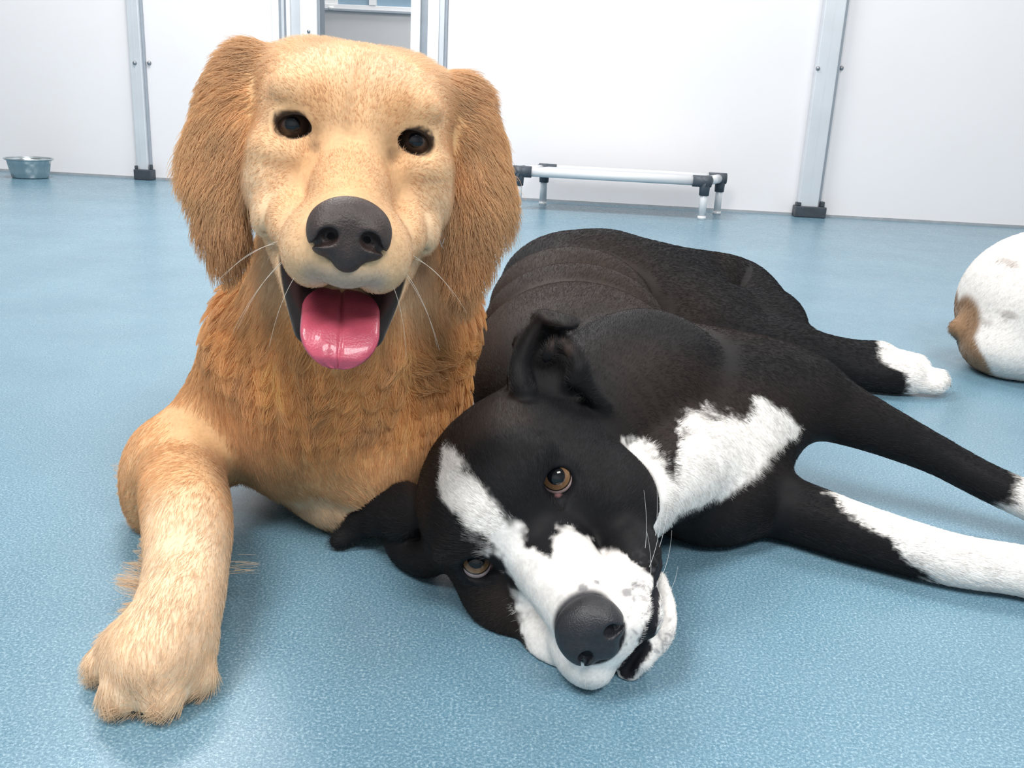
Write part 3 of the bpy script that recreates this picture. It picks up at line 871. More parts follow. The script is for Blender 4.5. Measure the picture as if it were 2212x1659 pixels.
    bmt = bmesh.new(); bmt.from_mesh(to.data); bmesh.ops.remove_doubles(bmt, verts=bmt.verts[:], dist=.00002); bmesh.ops.recalc_face_normals(bmt, faces=bmt.faces[:]); bmt.to_mesh(to.data); bmt.free()
    for a, b_ in (((284, 1512, .014), (288, 1548, .002)), ((330, 1512, .014), (322, 1550, .002)), ((406, 1484, .012), (402, 1514, .002)), ((205, 1450, .008), (200, 1474, .002))):
        claw(G(*a), G(*b_), 0.0036, M_claw, root)

    # --- fur
    fc = v[q].mean(1); L_ = H.loc(fc)
    dens = np.full(len(q), 1.0)
    dens *= np.where(fc[:, 1] > 0.92, 0.30, 1.0)                                      # far trunk, behind the head
    dens *= np.where(np.linalg.norm(L_, axis=1) < 0.125, 1.7, 1.0)
    fn = nrm[q].mean(1)
    f, w = scatter(v, q, fa * dens, int(N_GOLD))
    root_p = sum(w[i] * v[q[f, i]] for i in range(4)); rn = unit(sum(w[i] * nrm[q[f, i]] for i in range(4)))
    L_ = H.loc(root_p); x, y, z = L_.T
    # bare skin: eyes, nose, mouth
    bare = np.zeros(len(root_p), bool)
    for e in eyeL:
        bare |= (np.sqrt(((x - e[0]) / 1.3) ** 2 + (z - e[2]) ** 2) < .0108) & (y > -.016) & (y < .03)
    bare |= (np.sqrt((x / .0245) ** 2 + ((z + .0545) / .0225) ** 2) < 1.0) & (y > .072)
    cav = np.sqrt((x / .033) ** 2 + ((y - .045) / .058) ** 2 + ((z + .098 + (y - .045) * .49) / .0135) ** 2)
    bare |= (cav < 1.05) & (y > -.005)
    bare |= (near_line(L_, lip) < .0105) & (y > .012) & (z < -.075)
    bare |= root_p[:, 2] < 0.002
    kp = ~bare; root_p, rn, L_ = root_p[kp], rn[kp], L_[kp]; x, y, z = L_.T
    hw = sstep(-.13, -.07, y) * sstep(-.17, -.12, z) * sstep(.15, .12, np.abs(x))
    ed = ear_d(root_p); ew = sstep(.010, .003, ed) * sstep(.052, .068, np.abs(x)) * hw
    zz = root_p[:, 2]
    legw = sstep(.085, .012, leg_d(root_p)) * (1 - hw)
    pawd = sstep(.60, .54, root_p[:, 1]) * legw
    face = hw * (1 - ew)
    n = len(root_p)
    ln = np.full(n, .030)
    ln = np.where(root_p[:, 2] < .10, .020, ln); ln = ln * (1 - legw) + .0095 * legw; ln = ln * (1 - pawd) + .0105 * pawd
    fl_ = .0055 + .010 * sstep(.01, -.06, y) + .004 * sstep(.03, .06, z)
    fl_ = fl_ - .0018 * sstep(.05, .09, y)
    ln = ln * (1 - face) + fl_ * face
    ln = ln * (1 - ew) + (.017 + .008 * sstep(.0, -.04, z) - .004 * sstep(-.05, -.09, z) + .006 * sstep(.03, .05, z)) * ew
    # lie of the coat
    W = H.w; Dd = H.d
    gd = []
    for sx in (-1, 1):
        gd += [(W(sx * .012, .08, -.045), Dd(sx * .4, -1, .1)), (W(sx * .02, .05, -.03), Dd(sx * .35, -1, .5)), (W(sx * .03, .085, -.07), Dd(sx * .8, -.5, -.8)), (W(sx * .012, .10, -.082), Dd(sx * .5, .2, -1)),
               (W(sx * .037, .05, -.06), Dd(sx * .3, -1, -.5)), (W(sx * .05, .0, -.04), Dd(sx * .5, -.8, -.7)), (W(sx * .02, .02, .0), Dd(sx * .3, -.4, 1)), (W(sx * .01, .0, .03), Dd(sx * .25, -.2, 1)),
               (W(sx * .04, -.0, .02), Dd(sx * .8, -.4, .8)), (W(sx * .03, -.05, .06), Dd(sx * .6, -1, .1)), (W(sx * .06, -.05, .01), Dd(sx * .7, -.8, -.3)), (W(sx * .055, -.01, -.01), Dd(sx * .8, -.8, -.3)),
               (W(sx * .07, -.055, .04), Dd(sx * .9, .1, .05)), (W(sx * .10, -.05, .01), Dd(sx * .9, -.1, -.8)), (W(sx * .08, -.04, -.02), Dd(sx * .35, .1, -1)), (W(sx * .11, -.05, -.03), Dd(sx * .7, -.1, -1)), (W(sx * .09, -.04, -.07), Dd(sx * .1, 0, -1)), (W(sx * .078, -.035, -.06), Dd(-sx * .15, .1, -1)),
               (W(sx * .03, .03, -.12), Dd(sx * .4, -1, -.8))]
    gd += [(P(560, 640, .72), V(-.5, -.2, -1)), (P(930, 640, .72), V(.6, -.2, -1)), (P(740, 830, .72), V(0, -.3, -1)), (P(520, 900, .76), V(-.3, -.2, -1)), (P(640, 1000, .76), V(0, -.5, -1)), (P(880, 900, .76), V(.2, -.2, -1)),
           (P(460, 780, .78), V(-.7, 0, -.8)), (P(1020, 720, .78), V(.9, -.2, -.6)), (P(380, 980, .76), V(-.2, -.8, -.8)), (G(400, 1150, .08), V(.0, -1, -.25)), (G(330, 1110, .04), V(-.7, .5, -.4)), (G(390, 1300, .06), V(0, -1, -.3)), (G(330, 1430, .04), V(0, -1, -.35)), (G(310, 1250, .03), V(-.8, -.1, -.5)),
           (G(780, 1080, .05), V(.6, -.6, -.5)), (V(-.25, 1.1, .28), V(0, 1, -.2)), (V(-.4, 1.2, .12), V(-.2, 1, -.6)), (V(-.1, 1.2, .12), V(.2, 1, -.6))]
    flow = flow_field(root_p, gd)
    fz = np.stack([vnoise(root_p + 11, 30), vnoise(root_p + 23, 30), vnoise(root_p + 37, 30)], 1) - .5
    flow = unit(flow + fz * (1.5 * (1 - hw) * (1 - legw * .6) + .9 * ew + .10 * face)[:, None])
    lift = np.full(n, .55); lift = lift * (1 - face) + (.38) * face; lift = lift * (1 - ew) + .55 * ew; lift = lift * (1 - legw) + .35 * legw
    clump = .80 * (1 - hw) * (1 - legw * .9) + .12 * face + .45 * ew
    cell = np.where(hw > .5, .006, np.where(legw > .5, .006, .016))
    wave = .50 * (1 - hw) * (1 - legw) + .35 * ew
    cc = colour(root_p) * (1 + rng.uniform(-1, 1, (n, 1)) * (.26 - .13 * face)[:, None])
    ln = ln * (1 - (1 - hw) * (1 - legw) * rng.uniform(0, .45, n))
    rad = np.full(n, .00019) * (1 - face) + .00012 * face; rad = np.where(legw > .5, .00014, rad)
    rad *= np.where(root_p[:, 1] > .92, 2.2, 1.0)
    fo = strands('fur', root_p, rn, flow, ln, lift, rad, cc, M_gfur, root, 6, clump, cell, .55, .22, .25 * (1 - hw) + .35 * ew, wave)
    fo['kind'] = 'stuff'; fo['label'] = 'golden fur strands, long on ears and chest, short on the face'
    # feathering behind the forearm and elbow
    fr, fd, fln = [], [], []
    lc = lambda px, py, h, dx, dz: G(px, py, h) + V(dx, .004, dz)
    for c0, c1, d_, L0, nn in ((P(290, 1010, .80), P(292, 1075, .80), (-.75, .1, -.55), .022, 700), (lc(405, 1120, .062, -.027, -.02), lc(403, 1180, .055, -.026, -.02), (-1, .3, -.25), .016, 350), (lc(403, 1185, .055, -.026, -.018), lc(402, 1215, .050, -.025, -.016), (-1, .3, .0), .030, 70),
                               (lc(402, 1220, .050, -.025, -.016), lc(401, 1245, .047, -.025, -.016), (-1, .15, .12), .040, 120), (lc(401, 1250, .047, -.025, -.018), lc(392, 1295, .043, -.024, -.02), (-1, -.25, -.1), .024, 260), (lc(404, 1160, .057, .028, -.02), lc(404, 1175, .055, .028, -.022), (1, .04, -.30), .026, 16)):
        for _ in range(nn):
            fr.append(c0 + (c1 - c0) * rng.random() + rng.normal(0, .0022, 3)); fd.append(unit(np.array(d_) + rng.normal(0, .16, 3))); fln.append(L0 * rng.uniform(.45, 1.15))
    fr, fd, fln = np.array(fr), np.array(fd), np.array(fln); fr[:, 2] = np.maximum(fr[:, 2], .004)
    up = np.tile(V(0, 0, 1), (len(fr), 1))
    fo2 = strands('feathering', fr, up, fd, fln, .12, .00014, np.tile(GOLD_PAW, (len(fr), 1)) * rng.uniform(.85, 1.1, (len(fr), 1)), M_gfur, root, 7, .82, .009, .2, .1, .05, .35)
    fo2['kind'] = 'stuff'
    wk = []
    for sx in (-1, 1):
        for (a, b_, L0) in (((.036, .055, -.066), (.9, .1, -.35), .052), ((.033, .066, -.074), (.8, .2, -.75), .046), ((.034, .050, -.078), (.75, .1, -.7), .05), ((.026, .078, -.080), (.6, .3, -.9), .038), ((.038, .045, -.070), (1, 0, -.2), .04)):
            wk.append((W(sx * a[0], a[1], a[2]), Dd(sx * b_[0], b_[1], b_[2]), L0, Dd(-sx * .006, -.004, -.016)))
    whisker_set('whiskers', wk, (0.85, 0.80, 0.70), M_gfur, root, .00014)
    return root

# ================================================================== black and white dog
BH = Head([[0.6382, 0.1493, -0.7553], [0.0993, -0.9888, -0.1115], [0.7635, 0.0039, 0.6458]], [0.0082, 0.5989, 0.0792], 1.0)
M_bskin = skin_mat('black_coat_underlayer', 0.6, 0.15, 0.0)
M_bfur = fur_mat('short_black_fur_strands', 0.024, 0.45, 0.10)

LIPB = [(.062, .004, -.078), (.0580, .030, -.0765), (.0508, .0531, -.0765), (.0419, .0691, -.0750), (.0392, .0850, -.0690), (.0361, .0914, -.0705), (.0325, .0955, -.0718), (.0264, .0995, -.0725), (.0200, .0990, -.0760), (.012, .090, -.0850), (.0076, .081, -.0905), (-.0042, .0794, -.0930), (-.0121, .0783, -.0964)]
def flat_chain(pts, wid, thk, nrm):
    """flap of flattened ellipsoids along a path"""
    pts = [np.asarray(p, float) for p in pts]; out = []
    for i in range(len(pts) - 1):
        a, b = pts[i], pts[i + 1]; L = np.linalg.norm(b - a)
        out.append(ell((a + b) / 2, (wid[i], thk[i], L * 0.75), frame_from(b - a, nrm[i])))
    return out

def build_black():
    base = G(1480, 1000); root = empty('dog', (base[0], base[1], 0))
    tag(root, 'black and white short-haired dog lying on its side with its cheek on the floor', 'dog')
    H = BH; k = RES
    F = Field(axis_pts((-0.22, -0.16, 0.004 * k), (-0.16, 0.14, 0.0020 * k), (0.14, 0.30, 0.0032 * k), (0.30, 0.80, 0.005 * k)),
              axis_pts((0.42, 0.47, 0.003 * k), (0.47, 0.76, 0.0020 * k), (0.76, 1.12, 0.0034 * k), (1.12, 1.68, 0.0055 * k)),
              axis_pts((-0.012, 0.18, 0.0021 * k), (0.18, 0.24, 0.003 * k)))
    # --- trunk lying on its side
    F.add(ell((0.074, 0.99, 0.082), (0.122, 0.215, 0.092)), 0.03)
    F.add(ell((0.078, 1.155, 0.082), (0.120, 0.120, 0.092), rz(-14)), 0.006)
    F.add(ell((0.080, 1.300, 0.082), (0.118, 0.120, 0.092), rz(-14)), 0.006)
    F.add(ell((0.098, 1.44, 0.086), (0.125, 0.13, 0.094)), 0.012)
    F.add(ell((0.148, 0.87, 0.074), (0.100, 0.11, 0.077)), 0.04)
    F.add(spline([(0.06, 1.53, .06), (0.07, 1.60, .03), (0.13, 1.64, .016)], [.03, .02, .01]), .03)     # tail
    # hind legs
    F.add(spline([(0.150, 1.46, .095), (0.255, 1.47, .085), G(1590, 630, .070), G(1665, 695, .058), G(1730, 745, .050), G(1820, 765, .046), G(1900, 770, .044)], [.082, .074, .058, .043, .029, .0235, .0225]), 0.03)
    F.add(ell((0.27, 1.36, .055), (.10, .07, .055)), 0.03)
    F.add(cone((0.20, 1.40, .072), G(1665, 705, .052), .074, .042), 0.04)
    F.add(spline([(0.20, 1.40, .05), G(1650, 760, .034), G(1780, 790, .028), G(1900, 812, .024), G(1960, 818, .022)], [.06, .045, .030, .025, .024]), 0.02)
    for (a, b, r) in (((1900, 768, .044), (1985, 786, .036), .0165), ((1900, 772, .040), (1975, 800, .034), .014)):
        F.add(cone(G(*a), G(*b), r, r * 0.9), 0.008)
    for (a, b, r) in (((1950, 812, .026), (2030, 812, .024), .0125), ((1950, 820, .022), (2036, 826, .018), .0125), ((1950, 826, .018), (2022, 838, .014), .0115)):
        F.add(cone(G(*a), G(*b), r, r * 0.95), 0.004)
    # fore legs
    F.add(spline([(0.175, 0.92, .085), G(1690, 845, .112), G(1815, 890, .100), G(2000, 972, .072), G(2130, 1040, .052), G(2230, 1085, .040), G(2340, 1135, .028)], [.070, .046, .0300, .0195, .0175, .0185, .022]), 0.025)
    F.add(spline([(0.13, 0.80, .05), G(1530, 1090, .036), G(1660, 1088, .030), G(1850, 1150, .025), G(2050, 1207, .0225), G(2200, 1232, .0215), G(2380, 1272, .020)], [.05, .036, .030, .0250, .0215, .0205, .023]), 0.02)
    for c0, dv in ((G(2340, 1135, .028), V(1, -.22, -.08)), (G(2380, 1272, .020), V(1, -.16, -.03))):
        dv = unit(dv); sd = np.cross(dv, V(0, 0, 1))
        for k_, f_ in ((-1.5, .020), (-.5, .032), (.5, .032), (1.5, .022)):
            F.add(cone(c0 + sd * .010 * k_, c0 + sd * .0125 * k_ + dv * f_, .0125, .0115), 0.003)
    # chest and throat
    F.add(ell(P(1590, 925, .87), (0.060, 0.055, 0.060)), 0.03)
    F.add(ell(P(1530, 1010, .83), (0.045, 0.045, 0.040)), 0.03)
    F.add(spline([H.w(0, -.06, -.015), (0.055, 0.745, .092), (0.125, 0.85, .095)], [.064, .072, .088]), 0.014)
    F.add(spline([H.w(.02, -.05, -.07), P(1410, 1045, .755), P(1480, 1000, .81)], [.036, .038, .052]), 0.012)
    # --- head
    F.add(H.ell((0, -.062, .000), (.073, .074, .060)), 0.03)
    F.add(H.ell((0, -.014, .014), (.054, .036, .036)), 0.02)
    F.add(H.cone((0, .000, -.026), (0, .086, -.050), .033, .0235), 0.014)
    for sx in (-1, 1):
        F.add(H.ell((sx * .037, -.004, .021), (.021, .016, .011)), 0.010)
        F.add(H.ell((sx * .050, -.030, -.040), (.030, .050, .038)), 0.02)
        F.add(H.ell((sx * .056, -.026, -.050), (.030, .048, .036)), 0.012)
        F.add(H.ell((sx * .0215, .064, -.068), (.0215, .038, .0235)), 0.008)
        F.add(H.ell((sx * .0440, .024, -.064), (.0185, .036, .0200), rx(-10)), 0.010)
        F.add(H.ell((sx * .042, -.007, .000), (.0175, .0165, .0155)), 0.006)
    F.add(H.ell((0, .089, -.062), (.021, .014, .018)), 0.006)
    F.add(H.cone((0, -.030, -.078), (0, .062, -.092), .034, .0175), 0.012)
    F.add(H.ell((.002, .056, -.094), (.020, .024, .0125)), 0.006)
    for sx in (-1, 1): F.add(H.spline([(sx * .041, .034, -.0935), (sx * .0315, .054, -.1020), (sx * .020, .072, -.1030), (0, .079, -.0990)], [.0045, .0058, .0058, .0058], 5), 0.004)
    F.sub(H.spline(LIPB[1:], [.0024] * (len(LIPB) - 1), 3), 0.003)
    for sx in (-1, 1):      # mouth line
        if sx < 0: F.sub(H.spline([(sx * .060, .004, -.076), (sx * .051, .035, -.0880), (sx * .036, .064, -.0930), (sx * .021, .083, -.0930), (0, .092, -.0885)], [.0022, .0046, .0056, .0050, .0030], 5), 0.002)
        F.sub(H.ell((sx * .042, .011, .0005), (.0118, .0145, .0112), ry(sx * 10)), 0.002)
        F.sub(H.spline([(sx * .040, .014, -.002), (sx * .0320, .014, -.0100)], [.0085, .0030], 4), 0.002)
    # upper ear: folded flap
    e1 = flat_chain([P(1178, 850, .715), P(1172, 780, .730), P(1178, 720, .735), P(1192, 688, .726), P(1230, 702, .700)], [.030, .026, .017, .013], [.009, .007, .006, .0055], [-_F, -_F + _X * .1, -_F * .9 + _Y * .4, -_F * .3 + _Y])
    e1 += [spline([P(1130, 845, .700), P(1122, 790, .715), P(1140, 735, .722), P(1172, 690, .722)], [.010, .008, .007, .006])]
    e1 += [spline([P(1175, 800, .700), P(1195, 748, .708), P(1228, 752, .704), P(1250, 785, .700), P(1240, 822, .700)], [.006, .0055, .006, .0065, .007])]
    e1 += [spline([P(1250, 800, .700), P(1275, 850, .705), P(1310, 880, .72)], [.008, .007, .005])]
    # lower ear: flap spread on the floor
    e2 = flat_chain([G(900, 1105, .050), G(835, 1100, .042), G(785, 1118, .028), G(757, 1152, .014), G(722, 1173, .007)], [.024, .019, .012, .0085], [.010, .008, .0065, .0055], [V(-.2, -1, .7)] * 4)
    e2 += [spline([G(905, 1120, .040), G(865, 1140, .024), G(868, 1185, .014), G(915, 1208, .016), G(955, 1190, .03)], [.016, .013, .012, .014, .016])]
    e2 += [ell(G(905, 1160, .022), (.018, .016, .016))]
    for e in e1 + e2: F.add(e, 0.006)
    F.sub(ell(P(1185, 795, .690), (.015, .016, .018)), 0.006)
    F.clip_below(0.0005)
    v, q = F.mesh(); v0 = relax(v, q, 2, 0.5); v1 = relax(v0, q, 10, 0.5)
    wr = sstep(.70, .78, v[:, 1])[:, None]; v = v0 * (1 - wr) + v1 * wr
    nrm, fa = vert_normals(v, q)
    eyeL = [V(sx * .042, .004, 0) for sx in (-1, 1)]

    hp = [H.ell((0, -.062, .000), (.073, .074, .060)), H.ell((.050, -.030, -.040), (.030, .050, .038)), H.ell((.056, -.026, -.050), (.030, .048, .036)), H.ell((.044, .024, -.064), (.0185, .036, .020)), H.cone((0, -.02, -.078), (0, .062, -.092), .030, .0175)]
    def head_d(p):
        return np.min([e(p) for e in hp], 0)
    def colour(p, skin=False):
        L_ = H.loc(p); x, y, z = L_.T; n = len(p)
        c = np.tile(BLACK, (n, 1)) * 1.0
        jit = (vnoise(p, 90) - .5) * .012 + (vnoise(p, 260) - .5) * .008
        def mixc(w, cc): c[:] = c * (1 - w[:, None]) + np.asarray(cc) * w[:, None]
        # brownish cast on crown and flank
        mixc(sstep(.35, .75, vnoise(p, 8)) * sstep(.42, .28, p[:, 0]) * .6, BLACKBR)
        mixc(sstep(.80, .95, p[:, 1]) * sstep(1.42, 1.25, p[:, 1]) * sstep(.34, .24, p[:, 0]) * .75, BLACKBR)
        mixc(sstep(-.01, -.04, y) * sstep(-.02, .03, z) * sstep(-.14, -.10, y) * sstep(.065, .05, np.abs(x)) * .8, BLACKBR)
        mixc(sstep(.020, .008, np.linalg.norm(p - G(900, 1168, .020), axis=1)) * sstep(.3, .6, vnoise(p, 120)), (.060, .042, .036))      # inner ear skin
        mixc(sstep(.014, .005, np.linalg.norm(p - P(1215, 750, .702), axis=1)) * sstep(.3, .6, vnoise(p, 150)), (.045, .032, .028))
        wht = np.zeros(n)
        head = sstep(-.10, -.085, y) * (np.abs(x) < .12) * (z > -.13) * (z < .09)
        xl = np.interp(z, [-.046, -.034, -.02, .010, .038, .050, .057, .062], [-.046, -.040, -.030, -.019, -.018, -.0215, -.015, -.004])
        xr = np.interp(z, [-.012, -.003, .021, .041, .058, .064], [.004, .0005, .0035, .007, .004, -.004])
        wht = np.maximum(wht, head * sstep(.003, -.003, np.maximum(xl - x, x - xr) + jit * .8) * sstep(.066, .060, z + jit) * (y > -.05))
        # muzzle
        yt = np.interp(x, [-.07, -.056, -.048, -.03, -.019, 0, .005, .009, .018, .0305, .040, .046, .056], [.050, .040, .028, .0216, .022, .034, .045, .0474, .035, .0275, .0445, .076, .11])
        wht = np.maximum(wht, head * sstep(.004, -.004, yt - y + jit))
        wht = np.maximum(wht, head * sstep(.003, -.003, z + .0885 + jit * .5) * sstep(.02, .03, y))
        # throat and chest
        X_, Y_, Z_ = p.T
        onhead = sstep(.012, .004, head_d(p))
        zu = np.interp(X_, [.06, .11, .122, .129, .1325, .136, .149, .183, .205, .2174, .236, .257], [.118, .109, .099, .088, .098, .1125, .1204, .114, .108, .126, .1137, .097])
        zl = np.interp(X_, [.10, .135, .175, .215, .24, .26], [.0, .058, .057, .071, .080, .092])
        j2 = jit * 1.1
        cw = sstep(.004, -.004, Z_ - zu + j2) * sstep(.004, -.004, zl - Z_ + j2 * .6) * sstep(.805, .79, Y_) * sstep(.262, .254, X_ + j2) * (X_ > .07) * (1 - onhead)
        wht = np.maximum(wht, cw)
        lowleg = (Y_ < .765) & (X_ > .22) & (Z_ < .08)
        xb = np.interp(Z_, [.010, .017, .0276, .0357, .0475, .06], [.345, .338, .3285, .310, .2895, .262])
        wht = np.maximum(wht, lowleg * sstep(-.006, .006, X_ - xb + j2 * 1.6) * (Y_ < .765 + (X_ - .3) * .02))
        wht = np.maximum(wht, (~lowleg) * (Y_ < 1.0) * sstep(-.005, .005, X_ - .448 - (Z_ - .042) * .4 + j2))
        xh = np.interp(Z_, [.017, .0355, .043, .050, .06], [.543, .537, .512, .5044, .511])
        wht = np.maximum(wht, (Y_ > 1.0) * sstep(-.004, .004, X_ - xh + j2 * .5))
        mixc(wht, WHITE)
        mixc(head * sstep(1.02, .92, np.sqrt((x / .0225) ** 2 + ((z + .0445) / .021) ** 2)) * sstep(.075, .082, y), (.014, .014, .018))
        # ticking on the muzzle
        for s0, r0 in (((.0143, .082, -.0283), .0036), ((.0302, .0857, -.0512), .0042), ((.0365, .0805, -.0548), .0030), ((.031, .0906, -.0549), .0028), ((.022, .078, -.035), .002)):
            mixc(head * sstep(r0 * 1.2, r0 * .6, np.linalg.norm(L_ - np.array(s0), axis=1) + jit * .15) * .7, (.10, .10, .12))
        tk = sstep(.60, .74, vnoise(p, 420)) * sstep(.045, .075, y) * sstep(-.045, -.06, z) * (x > .005) * .6; mixc(head * tk, (.16, .16, .18))
        tk = 0 * sstep(.70, .78, vnoise(p, 170)) * sstep(.050, .075, y) * (z < -.02) * (x > .0)
        mixc(head * tk * .75, (.12, .12, .14))
        mixc(head * sstep(.010, .004, near_line(L_, [(0, .085, -.025), (.012, .09, -.03)]) ) * .2, (.2, .2, .22))
        # dark lips
        lp = LIPB
        dl = near_line(L_, lp); dl = dl - .0022 * sstep(.032, .022, x) * (x > -.02); mixc(sstep(.0050, .0038, dl) * (y > -.005), (.014, .014, .018))
        c *= (.85 + .3 * vnoise(p, 140))[:, None]
        for e in eyeL:
            d = np.sqrt(((x - e[0])) ** 2 + (z - e[2]) ** 2)
            mixc(sstep(.0165, .0135, d) * (y > -.025) * (y < .03), (.008, .008, .010))
            if skin: mixc(sstep(.0045, .0025, np.linalg.norm(L_ - V(e[0] * .79, .0035, -.0085), axis=1)), (.34, .17, .17))
        return c
    mesh_np('body', v, q, None, M_bskin, root, True, colour(v, True))
    me = eye_material('amber_brown_eye', (0.16, 0.085, 0.045), (0.26, 0.15, 0.075), 0.48, 0.88, (0.55, 0.40, 0.38))
    for sx in (-1, 1):
        gz = unit(_C + V(0, 0, .015) - H.w(sx * .042, 0, 0))
        make_eye(H.w(sx * .042, -.0050, .0000), gz, 0.0132, me, root)
    nose = [H.ell((0, .096, -.040), (.0210, .0160, .0170)), H.ell((-.0115, .100, -.046), (.0108, .0125, .0130)), H.ell((.0115, .100, -.046), (.0108, .0125, .0130)), H.ell((0, .101, -.054), (.010, .0105, .0115))]
    for p_ in nose: p_.k = 0.005
    ns = []
    for sx in (-1, 1):
        a = H.ell((sx * .0115, .1125, -.0475), (.0050, .008, .0048), ry(sx * 20)); a.k = 0.002
        b_ = H.spline([(sx * .0145, .109, -.0500), (sx * .020, .100, -.0540)], [.0022, .0016]); b_.k = 0.0015
        ns += [a, b_]
    g_ = H.cone((0, .1125, -.050), (0, .110, -.068), .0008, .0011); g_.k = 0.001; ns.append(g_)
    sdf_part('nose', nose, ns, 0.0009, M_nose_b, root, sm=1)
    for a, b_ in (((2040, 812, .022), (2052, 822, .014)), ((2044, 828, .016), (2054, 836, .006))):
        claw(G(*a), G(*b_), 0.0028, M_claw, root)

    fc = v[q].mean(1)
    dens = 1.0 / np.maximum(.6, ((fc - _C) @ _F)) ** 2
    dens = np.where(fc[:, 2] < .004, 0, dens)
    f, w = scatter(v, q, fa * dens, int(N_BLACK))
    rp = sum(w[i] * v[q[f, i]] for i in range(4)); rn = unit(sum(w[i] * nrm[q[f, i]] for i in range(4)))
    L_ = H.loc(rp); x, y, z = L_.T
    bare = rp[:, 2] < .002
    for e in eyeL:
        bare |= (np.sqrt((x - e[0]) ** 2 + (z - e[2]) ** 2) < .0135) & (y > -.022) & (y < .03)
    bare |= (np.sqrt((x / .0225) ** 2 + ((z + .0455) / .022) ** 2) < 1.0) & (y > .078)
    lp = LIPB
    bare |= (near_line(L_, lp) - .0022 * sstep(.032, .022, x) * (x > -.02) < .0040) & (y > 0)
    rp, rn, L_ = rp[~bare], rn[~bare], L_[~bare]; x, y, z = L_.T; n = len(rp)
    W, Dd = H.w, H.d
    gd = []
    for sx in (-1, 1):
        gd += [(W(sx * .012, .08, -.03), Dd(sx * .3, -1, .2)), (W(sx * .02, .05, -.02), Dd(sx * .35, -1, .3)), (W(sx * .03, .085, -.06), Dd(sx * .8, -.6, -.6)), (W(sx * .04, .05, -.06), Dd(sx * .4, -1, -.4)), (W(sx * .055, .0, -.04), Dd(sx * .5, -1, -.4)),
               (W(sx * .012, .0, .03), Dd(sx * .2, -.6, 1)), (W(sx * .04, .0, .02), Dd(sx * .7, -.6, .7)), (W(sx * .03, -.06, .06), Dd(sx * .4, -1, .1)), (W(sx * .065, -.03, .0), Dd(sx * .5, -1, -.2))]
    gd += [(V(.05, .75, .16), V(.2, 1, 0)), (V(.12, .85, .19), V(.2, 1, -.1)), (V(.1, 1.0, .2), V(.25, 1, -.1)), (V(.08, 1.25, .18), V(.2, 1, -.1)), (V(.11, 1.45, .18), V(.6, .8, -.3)), (V(.25, .85, .12), V(.6, -.1, -.8)), (P(1560, 950, .83), V(.4, .2, -.9)), (P(1450, 1050, .76), V(.3, .6, -.8)),
           (G(1800, 890, .1), V(1, -.15, -.1)), (G(2100, 1030, .08), V(1, -.2, -.2)), (G(1700, 1090, .05), V(1, -.2, 0)), (G(2100, 1215, .04), V(1, -.15, 0)), (G(1600, 640, .1), V(1, .1, -.2)), (G(1900, 790, .05), V(1, -.2, 0))]
    flow = flow_field(rp, gd)
    ln = np.full(n, .0075); ln = np.where((y > .03) & (np.abs(x) < .08) & (z > -.12), .0048, ln); ln = np.where(rp[:, 1] > .95, .009, ln)
    cc = colour(rp) * rng.uniform(.75, 1.25, (n, 1))
    cc = np.where((rng.random(n) < .12)[:, None] & (cc[:, :1] < .1), cc * 2.6 + .006, cc)  # some dark strands lightened in colour to imitate a glossy sheen
    zc = (rp - _C) @ _F
    rad = .00010 * np.maximum(1, zc / .65)
    o = strands('fur', rp, rn, flow, ln, .30, rad, cc, M_bfur, root, 4, .15, .004, .6, .16)
    o['kind'] = 'stuff'; o['label'] = 'short sleek black and white fur strands'
    wk = []
    for (a, b_, L0) in (((.042, .052, -.066), (1, -.1, .55), .045), ((.040, .060, -.068), (1, .0, .35), .050), ((.042, .048, -.074), (1, -.2, .15), .045), ((.038, .066, -.076), (1, .15, .25), .040), ((.036, .072, -.070), (1, .1, .6), .035), ((.044, .040, -.076), (1, -.3, .4), .05), ((.034, .074, -.080), (1, .3, -.05), .03)):
        wk.append((W(*a), Dd(*b_), L0, Dd(.0, -.006, .012)))
    whisker_set('whiskers', wk, (0.8, 0.8, 0.8), M_bfur, root, .00015)
    return root

